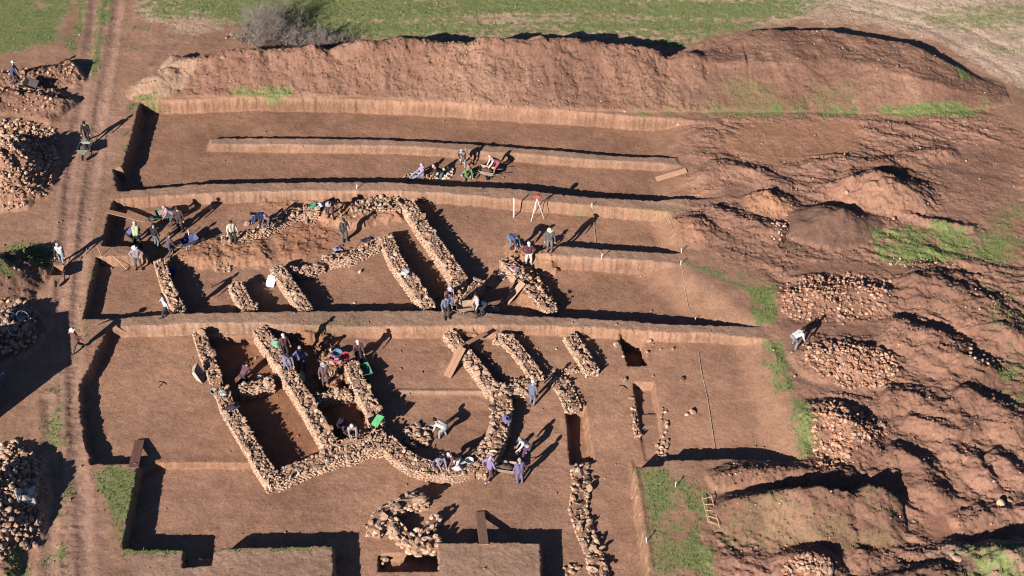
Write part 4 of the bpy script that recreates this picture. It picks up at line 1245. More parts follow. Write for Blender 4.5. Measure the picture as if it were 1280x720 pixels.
def finish_people():
    bpy.context.view_layer.update()
    dg = bpy.context.evaluated_depsgraph_get()
    for q in PEOPLE:
        ev = q['tmp'].evaluated_get(dg)
        em = ev.to_mesh()
        nv = len(em.vertices)
        co = np.empty(nv * 3); em.vertices.foreach_get('co', co); co = co.reshape(-1, 3)
        fs = [tuple(f.vertices) for f in em.polygons]
        ev.to_mesh_clear()
        s = q['s']
        ctr = np.array([co[list(f)].mean(0) for f in fs])
        best = np.full(len(ctr), 1e9); reg = np.zeros(len(ctr), int)
        for a, b, ra, rb, rg in q['B']:
            a, b = np.array(a) * s, np.array(b) * s
            dd = b - a
            t = np.clip(((ctr - a) @ dd) / (dd @ dd + 1e-9), 0, 1)
            dist = np.linalg.norm(ctr - a - t[:, None] * dd, axis=1) - (ra + (rb - ra) * t) * s
            m = dist < best
            best[m] = dist[m]; reg[m] = rg
        mb = MB()
        mb.v = [tuple(c) for c in co]; mb.f = fs; mb.mi = list(reg)
        # hands: palm, four fingers, thumb
        for w_, dr, sg in q['wr']:
            side = dr.cross(V3(0, 0, 1))
            side = side.normalized() if side.length > 0.1 else V3(0, 1, 0)
            nrm = side.cross(dr).normalized()
            rot = Matrix((dr, side, nrm)).transposed()
            mb.blob((w_ + dr * .045) * s, (.055 * s, .04 * s, .018 * s), rot.to_3x3(), 8, 5, 5)
            for k in range(4):
                b0 = w_ + dr * .085 + side * (.026 - .0175 * k)
                L = (.066, .075, .07, .055)[k]
                mb.tube([b0 * s, (b0 + dr * L * .5 - nrm * .008) * s, (b0 + dr * L * .85 - nrm * .03) * s], [.009 * s, .0085 * s, .007 * s], 5, 5)
            t0 = w_ + dr * .03 + side * .03 * sg
            mb.tube([t0 * s, (t0 + dr * .03 + side * .022 * sg) * s, (t0 + dr * .06 + side * .024 * sg - nrm * .012) * s], [.012 * s, .010 * s, .008 * s], 5, 5)
        for sg in (1, -1):
            mb.blob((q['head'] + q['hf'] * .083 + q['hu'] * .012 + q['y'] * sg * .032) * s, (.010 * s, .013 * s, .008 * s), None, 6, 4, 6)
        mb.tube([(q['head'] + q['hf'] * .082 - q['hu'] * .055 + q['y'] * .022) * s, (q['head'] + q['hf'] * .082 - q['hu'] * .055 - q['y'] * .022) * s], .005 * s, 5, 6)
        body = mb.build('person', q['mats'], None, True)
        body.location = q['loc']
        body.rotation_euler = (0, 0, R(q['yaw']))
        tag(body, q['label'], 'person', 'people working on the dig')
        me = q['tmp'].data
        bpy.data.objects.remove(q['tmp']); bpy.data.meshes.remove(me)
        # head covering
        rot = Matrix((q['hf'], q['y'], q['hu'])).transposed().to_3x3()
        c = q['head'] * s
        cv = MB()
        k = q['cover']
        prof = lambda r, z0, z1, n=6: [(r * math.cos(math.pi / 2 * i / n), z0 + (z1 - z0) * math.sin(math.pi / 2 * i / n)) for i in range(n)] + [(0.004, z1)]
        if k in ('hair', 'cap', 'hat'):
            z0 = .015 if k != 'hair' else -.02
            cv.lathe([(r * s, z * s) for r, z in prof(.106, z0, .142)], 14, c - (rot @ V3(.014, 0, 0)) * s, rot)
            cv.lathe([(r * s, z * s) for r, z in [(.106, z0), (.098, z0 - .006), (.09, z0 + .03)]], 14, c - (rot @ V3(.014, 0, 0)) * s, rot)
        if k == 'hair':
            cv.blob(c + (rot @ V3(-.05, 0, -.03)) * s, (.062 * s, .085 * s, .075 * s), rot, 10, 6)
        if k == 'cap':
            cv.box(c + (rot @ V3(.125, 0, .028)) * s, (.10 * s, .15 * s, .012 * s), rot)
        if k == 'hat':
            cv.lathe([(r * s, z * s) for r, z in [(.10, .035), (.175, .012), (.178, .004), (.10, .022)]], 18, c - (rot @ V3(.01, 0, 0)) * s, rot, closed=True)
        if k == 'scarf':
            cv.blob(c + (rot @ V3(-.028, 0, .018)) * s, (.108 * s, .112 * s, .13 * s), rot, 12, 8)
            cv.blob(c + (rot @ V3(-.06, 0, -.13)) * s, (.075 * s, .11 * s, .11 * s), rot, 10, 6)
        nm = {'hair': 'hair', 'cap': 'cap', 'hat': 'hat', 'scarf': 'headscarf'}[k]
        cv.build(nm, cloth(q['ccol']), body, True)

W_ = (0.72, 0.70, 0.68)
# ---- west side
person(20, 104, 10, 'barrow', (0.045, 0.07, 0.22), (0.09, 0.09, 0.12), 'cap', W_, 'person in a blue jacket and white cap with a tipped barrow on the dirt heap')
person(111, 178, -88, 'barrow', (0.025, 0.023, 0.025), (0.03, 0.03, 0.035), 'hair', HAIR['black'], 'person in a black jacket wheeling a pale green barrow down the track')
person(79, 331, -88, 'barrow', (0.62, 0.60, 0.58), (0.24, 0.27, 0.33), 'scarf', (0.40, 0.32, 0.42), 'person in a white vest and lilac headscarf wheeling an orange-brown barrow', sleeves=(0.05, 0.04, 0.05))
person(100, 438, -150, 'stride', (0.17, 0.05, 0.045), (0.10, 0.075, 0.07), 'hat', W_, 'person in a white hat and maroon jumper striding along the track, arms held out')
person(210, 396, -170, 'walk', (0.50, 0.55, 0.66), (0.05, 0.05, 0.06), 'hair', HAIR['brown'], 'person in a pale blue shirt and dark trousers walking on the baulk past a wall')
# ---- north-west group
person(174, 336, -80, 'hips', (0.33, 0.25, 0.31), (0.10, 0.09, 0.11), 'hat', W_, 'person in a greyish lilac shirt and white hat near the pickaxe on the ground')
person(166, 305, 35, 'stoop', (0.15, 0.11, 0.27), (0.03, 0.025, 0.03), 'scarf', (0.45, 0.38, 0.46), 'person in a violet jacket stooping beside another in a lime vest')
person(173, 307, 100, 'dig', (0.42, 0.55, 0.26), (0.03, 0.03, 0.03), 'cap', (0.55, 0.58, 0.48), 'person in a pale lime vest over black sleeves, leaning over a hole', sleeves=(0.03, 0.03, 0.03))
person(196, 309, 60, 'stand', (0.025, 0.028, 0.035), (0.14, 0.17, 0.21), 'cap', (0.02, 0.02, 0.025), 'person in a black jacket, black cap and jeans between two barrows')
person(214, 320, 30, 'barrow', (0.10, 0.075, 0.10), (0.11, 0.085, 0.11), 'hair', HAIR['brown'], 'person in dull purple work clothes holding the steel barrow with a blue tray')
person(217, 280, 190, 'stoop', (0.48, 0.22, 0.30), (0.12, 0.09, 0.10), 'scarf', (0.58, 0.32, 0.38), 'person in pink with a pink headscarf bent over the teal barrow')
person(227, 288, -100, 'stand', (0.075, 0.045, 0.05), (0.06, 0.04, 0.045), 'hair', HAIR['brown'], 'person in a long dark brown coat facing the viewer behind the person in pink', h=1.8)
person(292, 304, -60, 'stand', (0.60, 0.52, 0.43), (0.06, 0.05, 0.055), 'hair', HAIR['brown'], 'person in a cream shirt and dark trousers at the end of a low rubble wall')
person(326, 283, 200, 'bend', (0.025, 0.035, 0.13), (0.03, 0.03, 0.06), 'hair', HAIR['black'], 'person in a navy jacket bending right over the rubble wall')
person(336, 283, -120, 'squat', (0.15, 0.11, 0.13), (0.13, 0.10, 0.12), 'scarf', (0.20, 0.15, 0.17), 'person in mauve-grey squatting on the rubble wall next to the navy jacket')
person(414, 272, -95, 'stoop', (0.10, 0.06, 0.07), (0.07, 0.05, 0.055), 'hat', (0.42, 0.38, 0.40), 'person in dark plum stooping below the upper baulk with a standing tool')
person(431, 301, -60, 'stand', (0.09, 0.085, 0.09), (0.10, 0.11, 0.10), 'cap', (0.05, 0.04, 0.04), 'person in charcoal grey on the cross wall, casting a very long shadow')
# ---- people at the long straight wall
person(561, 381, -60, 'dig', (0.15, 0.055, 0.055), (0.13, 0.18, 0.32), 'hat', (0.55, 0.46, 0.52), 'person in a maroon jacket, jeans and pale hat leaning on an upright shovel')
person(558, 398, -60, 'stand', (0.16, 0.17, 0.27), (0.07, 0.045, 0.045), 'hair', HAIR['brown'], 'person in a blue-lilac jacket and brown trousers on the baulk edge')
person(597, 395, 200, 'stand', (0.58, 0.44, 0.43), (0.05, 0.045, 0.05), 'hair', HAIR['black'], 'person in a pinkish white top beside the tan barrow on the baulk')
person(604, 393, 190, 'stoop', (0.04, 0.05, 0.07), (0.04, 0.05, 0.07), 'cap', (0.45, 0.34, 0.22), 'person in dark blue with a tan cap next to the pinkish white top')
# ---- top trench group
person(550, 222, 200, 'kneel', (0.025, 0.022, 0.022), (0.10, 0.13, 0.19), 'scarf', (0.60, 0.30, 0.30), 'person in a black coat and red-and-white headscarf kneeling by the stone pile')
person(526, 221, 200, 'sit', (0.34, 0.26, 0.42), (0.27, 0.28, 0.42), 'scarf', (0.50, 0.36, 0.60), 'person dressed all in lilac sitting at the foot of the baulk')
person(579, 208, -100, 'dig', (0.24, 0.22, 0.22), (0.30, 0.29, 0.32), 'cap', (0.34, 0.36, 0.42), 'person in a grey T-shirt and cap digging in the top trench', sleeves=(0.10, 0.03, 0.03))
person(584, 223, -60, 'squat', (0.13, 0.28, 0.06), (0.38, 0.32, 0.44), 'scarf', (0.42, 0.16, 0.16), 'person in a green T-shirt and lilac trousers squatting in the top trench', h=1.8)
person(620, 216, 200, 'stoop', (0.58, 0.14, 0.17), (0.42, 0.06, 0.09), 'scarf', (0.62, 0.42, 0.42), 'person in a red and white blouse stooping over the tan barrow', sleeves=(0.64, 0.50, 0.48))
# ---- survey area
person(641, 310, -40, 'bend', (0.06, 0.08, 0.19), (0.15, 0.18, 0.24), 'hair', HAIR['black'], 'person in a blue top bending with a pickaxe near the level staff')
person(687, 314, -90, 'stand', (0.12, 0.11, 0.11), (0.17, 0.15, 0.15), 'hat', (0.66, 0.60, 0.52), 'person in grey with a pale hat standing on the inner baulk')
person(661, 331, -90, 'hips', (0.11, 0.035, 0.05), (0.66, 0.60, 0.52), 'cap', W_, 'person in a maroon jumper, white trousers and white cap above the tumbled wall')
# ---- southern square
person(357, 446, -60, 'stand', (0.13, 0.05, 0.06), (0.05, 0.03, 0.035), 'cap', (0.60, 0.52, 0.52), 'person in maroon with a white cap standing in the room behind the green bag')
person(360, 462, -60, 'stoop', (0.20, 0.18, 0.31), (0.18, 0.17, 0.28), 'hair', HAIR['black'], 'person in striped lilac stooping over the long inner wall')
person(378, 463, 90, 'hips', (0.085, 0.09, 0.21), (0.09, 0.10, 0.22), 'hair', HAIR['grey'], 'person in blue-violet overalls seen from behind, hands on hips')
person(407, 482, -70, 'stand', (0.16, 0.10, 0.09), (0.13, 0.075, 0.08), 'hat', (0.42, 0.36, 0.36), 'person in grey-brown clothes standing on the step beside the basins')
person(449, 452, -75, 'barrow', (0.12, 0.05, 0.055), (0.045, 0.03, 0.035), 'cap', W_, 'person in maroon with a white cap holding the bright green barrow')
person(306, 475, 60, 'kneel', (0.16, 0.06, 0.10), (0.05, 0.04, 0.06), 'hair', HAIR['black'], 'person in wine-purple kneeling on the cross wall of tumbled stones')
person(428, 543, -100, 'bend', (0.07, 0.045, 0.07), (0.06, 0.05, 0.07), 'hair', HAIR['black'], 'person in dark purple bending double in the deep lower room')
person(441, 545, -80, 'squat', (0.33, 0.24, 0.24), (0.10, 0.07, 0.07), 'scarf', (0.62, 0.55, 0.55), 'person in pinkish brown with a white scarf squatting in the deep lower room')
person(553, 546, 150, 'bend', (0.55, 0.50, 0.46), (0.30, 0.31, 0.35), 'hair', HAIR['black'], 'person in a white shirt bending into the shade inside the apse')
person(550, 584, -60, 'squat', (0.28, 0.24, 0.38), (0.10, 0.08, 0.14), 'hair', HAIR['black'], 'person in pale lilac squatting on the curved apse wall')
person(570, 581, -150, 'kneel', (0.20, 0.085, 0.075), (0.55, 0.46, 0.50), 'scarf', (0.60, 0.55, 0.56), 'person in brick red kneeling among white bags on the apse wall')
person(612, 600, 40, 'walk', (0.24, 0.17, 0.34), (0.15, 0.06, 0.075), 'scarf', (0.34, 0.24, 0.50), 'person in a lilac top, dark red trousers and white shoes at the tan barrow', shoes=W_)
person(657, 571, 200, 'dig', (0.58, 0.53, 0.56), (0.10, 0.05, 0.14), 'hair', HAIR['grey'], 'person in a white shirt and purple trousers pushing a long-handled tool', shoes=(0.4, 0.25, 0.2))
person(650, 604, 110, 'stand', (0.17, 0.125, 0.29), (0.19, 0.14, 0.31), 'hair', HAIR['grey'], 'person in violet work clothes seen from behind below the tan barrow')
person(665, 506, 60, 'stand', (0.14, 0.15, 0.24), (0.17, 0.19, 0.30), 'cap', W_, 'person in blue-grey clothes and a white cap facing the rubble wall joint')
person(993, 434, 30, 'bend', (0.76, 0.76, 0.76), (0.22, 0.22, 0.25), 'hair', HAIR['black'], 'person in a bright white shirt bending over the pinkish stone heap', h=1.8)
finish_people()

# ------------------------------------------------------------------ tools and gear
def world_thing(name, a, label, cat, group=None):
    e = empty(name, a)
    tag(e, label, cat, group)
    return e
def shovel(a, b, label, blade=(0.30, 0.24, 0.20), scoop=True, group=None, name='shovel'):
    """handle end a, blade end b (world points)"""
    a, b = Vector(a), Vector(b)
    e = world_thing(name, b, label, name)
    d = (a - b).normalized()
    L = (a - b).length
    h = MB(); h.tube([d * 0.22, d * L], [.019, .017], 8); h.build('handle', M_HANDLE, e)
    u = d.cross(V3(0, 0, 1)); u = u.normalized() if u.length > .1 else V3(1, 0, 0)
    n = u.cross(d)
    s = MB()
    rows = []
    for t, wd in ((0.30, .025), (0.27, .085), (0.15, .12), (0.05, .10), (0.0, .02)):
        rows.append([d * t + u * x * wd - n * (.03 * (1 - x * x)) for x in (-1, -.5, 0, .5, 1)])
    vs_ = [q for r_ in rows for q in r_] + [q + n * .006 for r_ in rows for q in r_]
    fs = []
    for k in range(4):
        for j in range(4):
            i = k * 5 + j
            fs += [(i, i + 1, i + 6, i + 5), (25 + i, 25 + i + 5, 25 + i + 6, 25 + i + 1)]
    s.add(vs_, fs)
    s.build('blade', cloth(blade), e)
    return e
def pickaxe(a, b, label):
    """handle end a, head end b"""
    a, b = Vector(a), Vector(b)
    e = world_thing('pickaxe', b, label, 'pickaxe')
    d = (a - b).normalized()
    h = MB(); h.tube([V3(0, 0, 0), d * (a - b).length], [.022, .018], 8); h.build('handle', M_HANDLE, e)
    u = d.cross(V3(0, 0, 1)); u = u.normalized() if u.length > .1 else V3(1, 0, 0)
    k = MB(); k.tube([u * -.26 + d * .06, u * -.12 + d * .015, V3(0, 0, 0), u * .12 + d * .015, u * .25 + d * .06], [.008, .02, .028, .022, .012], 8); k.build('head', M_IRON, e)
    return e
def up(px, py, z):
    g = gp(px, py); g.z += z
    return g
def lean_on(px, py, height, dx, dy):
    g = gp(px, py)
    return Vector((g.x + dx, g.y + dy, g.z + height)), g + V3(0, 0, .02)
def lying(p0, p1, z=.04):
    return up(*p0, z), up(*p1, z)

def wheelbarrow(px, py, yaw, tray, label, rot=None, dz=0.0, frame=None, load=None, board=False, at=None):
    g = gp(px, py) if at is None else Vector(at)
    g.z += dz
    e = empty('wheelbarrow', g, rot=rot if rot is not None else (0, R(-6), R(yaw)))
    tag(e, label, 'wheelbarrow', 'wheelbarrows on the dig')
    t = MB()
    b0, t0 = (-.30, .30, .20), (-.46, .50, .31)          # bottom x0,x1,half width; top
    zb, zt = .30, .58
    def shell(k):
        return [V3(b0[0] + k, -b0[2] + k, zb + k), V3(b0[1] - k, -b0[2] + k, zb + k), V3(b0[1] - k, b0[2] - k, zb + k), V3(b0[0] + k, b0[2] - k, zb + k),
                V3(t0[0] + k, -t0[2] + k, zt), V3(t0[1] - k, -t0[2] + k, zt), V3(t0[1] - k, t0[2] - k, zt), V3(t0[0] + k, t0[2] - k, zt)]
    o, i = shell(0), shell(.012)
    t.add(o + i, [(3, 2, 1, 0), (0, 1, 5, 4), (1, 2, 6, 5), (2, 3, 7, 6), (3, 0, 4, 7), (8, 9, 10, 11), (12, 13, 9, 8), (13, 14, 10, 9), (14, 15, 11, 10), (15, 12, 8, 11),
                  (4, 5, 13, 12), (5, 6, 14, 13), (6, 7, 15, 14), (7, 4, 12, 15)])
    rim = o[4:8] + [o[4]]
    t.tube(rim, .014, 6)
    t.build('tray', cloth(tray), e)
    if load:
        l = MB(); l.blob((.02, 0, .46), (.38, .25, .13), None, 12, 6); l.build('load', cloth(load), e, True)
    if board:
        l = MB(); l.box((-.02, .0, .60), (.75, .40, .02), Euler((0, .05, .1)).to_matrix()); l.build('board', cloth((0.55, 0.44, 0.36)), e)
    f = frame or (0.16, 0.15, 0.15)
    fr = MB()
    for sg in (1, -1):
        fr.tube([(.74, sg * .05, .21), (.46, sg * .14, .27), (-.30, sg * .22, .30), (-.62, sg * .27, .52), (-.92, sg * .29, .58)], .018, 7)
    fr.box((.0, 0, .285), (.03, .42, .03))
    fr.build('frame', cloth(f), e)
    for sg in (1, -1):
        lg = MB(); lg.tube([(-.28, sg * .21, .30), (-.34, sg * .21, .02), (-.20, sg * .21, .02), (-.10, sg * .21, .29)], .014, 6); lg.build('leg', cloth(f), e)
        gr = MB(); gr.tube([(-.82, sg * .285, .562), (-.95, sg * .29, .587)], .023, 7); gr.build('grip', M_RUBBER, e)
    rx = Matrix.Rotation(math.pi / 2, 3, 'X')
    wh = MB()
    wh.lathe([(.15 + .045 * math.cos(a), .04 * math.sin(a)) for a in [2 * math.pi * k / 8 for k in range(8)]], 18, (.74, 0, .20), rx, closed=True)
    w = wh.build('wheel', M_RUBBER, e, True)
    rm = MB(); rm.lathe([(.02, .03), (.13, .02), (.13, -.02), (.02, -.03)], 14, (.74, 0, .20), rx, closed=True); rm.build('rim', M_STEEL, w)
    return e
def ahead(px, py, yaw, dist, dz=0):
    g = gp(px, py)
    x_, y_ = g.x + math.cos(R(yaw)) * dist, g.y + math.sin(R(yaw)) * dist
    return (x_, y_, float(hz(x_, y_)) + dz)
wheelbarrow(0, 0, -8, (0.09, 0.07, 0.06), 'barrow with a dark tray tipped on its side at the dirt heap', rot=(R(38), R(6), R(-22)), frame=(0.45, 0.42, 0.34), at=ahead(21, 104, -8, 1.15, .12))
wheelbarrow(0, 0, -88, (0.20, 0.34, 0.30), 'pale green barrow wheeled by the person in black', load=(0.17, 0.10, 0.07), frame=(0.2, 0.3, 0.27), at=ahead(111, 178, -88, 1.2))
wheelbarrow(0, 0, -88, (0.34, 0.17, 0.09), 'orange-brown barrow wheeled by the person in the white vest', frame=(0.30, 0.16, 0.10), at=ahead(79, 331, -88, 1.2))
wheelbarrow(206, 275, 200, (0.03, 0.26, 0.22), 'teal barrow with a pale board lying across it', board=True, frame=(0.03, 0.24, 0.2))
wheelbarrow(0, 0, 30, (0.10, 0.11, 0.24), 'steel-framed barrow with a blue tray held by the person in dull purple', frame=(0.55, 0.53, 0.53), at=ahead(214, 320, 30, 1.2))
wheelbarrow(583, 391, 5, (0.42, 0.26, 0.17), 'tan barrow on the baulk between the blue-lilac jacket and the pinkish top', frame=(0.34, 0.26, 0.2))
wheelbarrow(0, 0, -70, (0.09, 0.27, 0.17), 'bright green barrow held by the person in maroon with a white cap', frame=(0.1, 0.3, 0.2), at=ahead(449, 452, -70, 1.15))
wheelbarrow(632, 592, 175, (0.40, 0.28, 0.20), 'tan barrow between the lilac top and the violet work clothes', load=(0.17, 0.10, 0.07), frame=(0.25, 0.2, 0.16))
wheelbarrow(238, 474, 5, (0.55, 0.43, 0.33), 'cream barrow tipped up on its nose beside the outer left wall', rot=(R(14), R(72), R(8)), dz=0.35, frame=(0.12, 0.10, 0.10))
wheelbarrow(608, 221, 170, (0.44, 0.30, 0.20), 'tan barrow in the top trench by the red and white blouse', load=(0.18, 0.11, 0.08), frame=(0.3, 0.24, 0.2))

a, b = lean_on(382, 281, 1.15, -.08, .45)
shovel(a, b, 'shovel with a rusty blade standing against the crumbling rubble wall', (0.34, 0.22, 0.17))
g = gp(568, 386); shovel(g + V3(-.03, .12, 1.25), g + V3(.02, 0, .02), 'upright shovel held by the person in the maroon jacket', (0.2, 0.13, 0.1))
g = gp(591, 207); shovel(g + V3(-.45, .3, 1.1), g + V3(.1, 0, .03), 'shovel worked by the person in the grey T-shirt', (0.06, 0.05, 0.05))
g = gp(643, 572); shovel(g + V3(.75, .28, 1.0), g + V3(0, 0, .03), 'long pale-handled shovel pushed by the person in purple trousers', (0.4, 0.3, 0.24))
g = gp(622, 598); shovel(g + V3(-.28, -.12, .9), g + V3(.45, .5, .45), 'shovel reaching into the tan barrow from the lilac top', (0.25, 0.2, 0.18))
g = gp(641, 311); pickaxe(g + V3(.32, .0, .50), g + V3(.05, -.35, .03), 'pickaxe held by the bending person in the blue top')
a, b = lying((142, 321), (159, 338)); pickaxe(a, b, 'long-handled pickaxe lying in the left-hand square by the lilac shirt')
g = gp(131, 331); shovel(gp(124, 318) + V3(0, 0, .55), g + V3(0, 0, .05), 'shovel stuck in the edge of the small left-hand square')
a, b = lying((453, 300), (441, 317), .06); pickaxe(a, b, 'pickaxe lying on the cross wall below the dark bag')
a, b = lean_on(425, 272, 1.05, -.06, .22); shovel(a, b, 'pale shovel standing beside the person in dark plum', (0.4, 0.28, 0.2))
a, b = lying((580, 337), (567, 352), .08); shovel(a, b, 'shovel lying on top of the long straight wall', (0.25, 0.2, 0.16))
a, b = lying((691, 370), (670, 383), .10); pickaxe(a, b, 'pickaxe lying across the tumbled wall by the plank')
a, b = lying((633, 540), (641, 549), .06); shovel(a, b, 'small shovel lying against the thick wall above the apse', (0.4, 0.33, 0.26))
a, b = lying((197, 486), (203, 479), .04); pickaxe(a, b, 'small pick lying alone on the floor of the lower square')
a, b = lying((773, 492), (779, 484), .04); pickaxe(a, b, 'little hand pick on the earth left of the long narrow pit')

def plank(a, b, wdt, label, mat=None, th=.045):
    a, b = Vector(a), Vector(b)
    L = (b - a).length
    d = (b - a).normalized()
    u = V3(0, 0, 1).cross(d).normalized()
    n = d.cross(u)
    rot = Matrix((d, u, n)).transposed().to_3x3()
    m = MB()
    nb = 2 if wdt > .3 else 1
    for k in range(nb):
        m.box((0, ((k + .5) / nb - .5) * wdt, 0), (L, wdt / nb - .006, th))
    me = m.mesh('plank', mat or M_PLANK)
    o = link('plank', me)
    o.location = (a + b) / 2
    o.rotation_euler = rot.to_euler()
    bv = o.modifiers.new('edge', 'BEVEL'); bv.width = .006; bv.segments = 1
    tag(o, label, 'plank', 'wooden planks used as ramps')
    return o
plank(gp(134, 265) + V3(0, 0, .06), P(183, 276, -.30), .32, 'plank ramp leading down from the track into the upper square')
plank(P(578, 434, .22), gp(559, 472) + V3(0, 0, .05), .46, 'wide plank sloping from the diagonal wall down to the floor')
plank(P(584, 429, .16), P(608, 416, .10), .24, 'plank bridging from the baulk to the top of the diagonal wall', M_PLANK)
plank(gp(175, 552) + V3(0, 0, .10), gp(167, 586) + V3(0, 0, .05), .48, 'dark brown plank ramp at the grassy corner', wood('dark_plank', (0.17, 0.075, 0.05)))
plank(gp(600, 641) + V3(0, 0, .06), gp(605, 682) + V3(0, 0, .05), .44, 'plank ramp from the lowest floor up to the lower baulk', M_PLANK)
plank(gp(654, 355) + V3(0, 0, .12), gp(633, 379) + V3(0, 0, .05), .40, 'plank leaning down from the tumbled wall to the room floor', M_PLANK2)
plank(gp(820, 225) + V3(0, 0, .06), gp(858, 214) + V3(0, 0, .06), .42, 'plank lying at the right-hand end of the top trench', M_PLANK2)

# survey gear
g = gp(642, 272)
e = world_thing('levelling_staff', g, 'tall white levelling staff standing in the upper square', 'levelling staff')
m = MB(); m.box((0, 0, .72), (.065, .03, 1.44)); m.build('staff', M_WHITE, e)
m = MB(); m.box((0, 0, .015), (.12, .06, .03)); m.build('foot', M_STEEL, e)
g = gp(671, 274)
e = world_thing('survey_tripod', g, 'survey tripod with an orange-red instrument on pale legs', 'tripod')
hd = V3(.0, .1, 1.45)
for k, (fx, fy) in enumerate(((-.34, -.28), (.42, -.02), (-.10, .62))):
    m = MB(); m.tube([hd, hd * .5 + V3(fx, fy, 0) * .5, V3(fx, fy, float(hz(g.x + fx, g.y + fy)) - g.z)], [.026, .022, .015], 8); m.build('leg', simple('aluminium', (0.6, 0.6, 0.6), 0.4, 0.3, 0.1), e)
m = MB(); m.lathe([(.02, .0), (.09, .0), (.09, .03), (.02, .03)], 12, hd); m.build('head_plate', M_STEEL, e)
m = MB(); m.box(hd + V3(0, 0, .15), (.22, .20, .24)); m.tube([hd + V3(-.14, -.1, .17), hd + V3(.14, .1, .17)], .05, 10); inst = m.build('instrument', cloth((0.62, 0.08, 0.05)), e)
m = MB(); m.box(hd + V3(0, 0, .29), (.04, .20, .04)); m.build('handle', M_STEEL, inst)

def pegs():
    first = None
    for k, (px, py) in enumerate(((868, 403), (752, 323), (851, 331), (740, 261), (852, 316), (844, 609), (808, 678), (446, 236), (337, 612), (263, 263), (236, 294), (699, 388))):
        g = gp(px, py)
        o = empty('survey_peg', g) if first is None else first.copy()
        if first is None:
            m = MB(); m.tube([(0, 0, -.1), (0, 0, .34)], [.012, .026], 6); m.build('stake', M_WHITE, o)
            m = MB(); m.tube([(0, 0, .30), (0, 0, .37)], .032, 6); m.build('cap', cloth((0.55, 0.45, 0.40)), o)
            first = o
        else:
            COL.objects.link(o)
            for ch in first.children:
                c = ch.copy(); COL.objects.link(c); c.parent = o
        o.location = g
        o.rotation_euler = (0.1 * math.sin(k * 2.1), 0.12 * math.cos(k * 1.7), k)
        tag(o, 'short white survey peg driven into the edge of a trench', 'survey peg', 'white survey pegs')
pegs()
def string_line(pts, label):
    ps = [up(a, b, .035) for a, b in pts]
    m = MB(); m.tube([p - ps[0] for p in ps], .013, 5)
    o = m.build('string_line', cloth((0.60, 0.46, 0.36)))
    o.location = ps[0]
    tag(o, label, 'string line')
string_line([(741, 268), (743, 286), (745, 303)], 'straight pale string dividing the cleaned earth above the inner baulk')
string_line([(834, 269), (841, 288), (848, 314)], 'curved pale string at the right-hand end above the inner baulk')
string_line([(852, 333), (856, 362), (861, 388)], 'pale string running down the square below the inner baulk')
string_line([(873, 440), (876, 462), (884, 498), (894, 562)], 'long pale string across the lower square near the two lone stones')

# ladder on the spoil
la0, la1, lb0, lb1 = up(877, 625, .22), up(885, 657, .22), up(888, 622, .22), up(899, 663, .22)
e = world_thing('ladder', la1, 'short pale wooden ladder lying on the slope of the grassy spoil bank', 'ladder')
for q0, q1 in ((la0, la1), (lb0, lb1)):
    m = MB(); m.tube([q0 - la1, q1 - la1], .022, 6); m.build('rail', M_HANDLE, e)
for t in (.08, .3, .52, .74, .95):
    m = MB(); m.tube([la0.lerp(la1, t) - la1, lb0.lerp(lb1, t) - la1], .017, 6); m.build('rung', M_HANDLE, e)

# buckets, basins, bags and sheets
def bucket(px, py, col, label, r=.15, h=.26, name='bucket', tilt=(0, 0, 0), dz=0):
    g = gp(px, py); g.z += dz
    e = empty(name, g, rot=tilt); tag(e, label, name)
    m = MB(); m.lathe([(.01, .004), (r * .78, 0), (r, h), (r + .012, h), (r + .012, h - .02), (r * .97, h - .022), (r * .76, .012), (.01, .012)], 18); m.build('body', cloth(col), e, True)
    m = MB()
    pts = [V3(math.cos(t) * r, .06 * math.sin(t), h + math.sin(t) * r * .35) for t in [math.pi * k / 8 for k in range(9)]]
    m.tube(pts, .006, 5); m.build('handle', M_STEEL, e)
    return e
bucket(422, 445, (0.04, 0.25, 0.50), 'blue plastic basin next to the red one', .26, .20, 'basin', dz=.06)
bucket(432, 449, (0.60, 0.05, 0.08), 'red plastic basin next to the blue one', .27, .20, 'basin', dz=.06)
bucket(587, 578, (0.62, 0.60, 0.60), 'white basin with dark earth in it on the apse wall', .20, .16, 'basin')
bucket(267, 492, (0.40, 0.52, 0.45), 'pale green bucket at the gap in the outer left wall', tilt=(.2, .1, 0))
bucket(216, 342, (0.08, 0.12, 0.48), 'blue bucket standing on the wall near the lilac shirt', .19, .26)
bucket(263, 262, (0.64, 0.62, 0.58), 'small white bucket under the upper baulk by the long shadows', .11, .2)
bucket(610, 224, (0.03, 0.03, 0.03), 'black bucket beside the tan barrow in the top trench', .14, .24)
bucket(540, 537, (0.30, 0.30, 0.33), 'grey bucket in the shade by the pale stone pile', .16, .2)
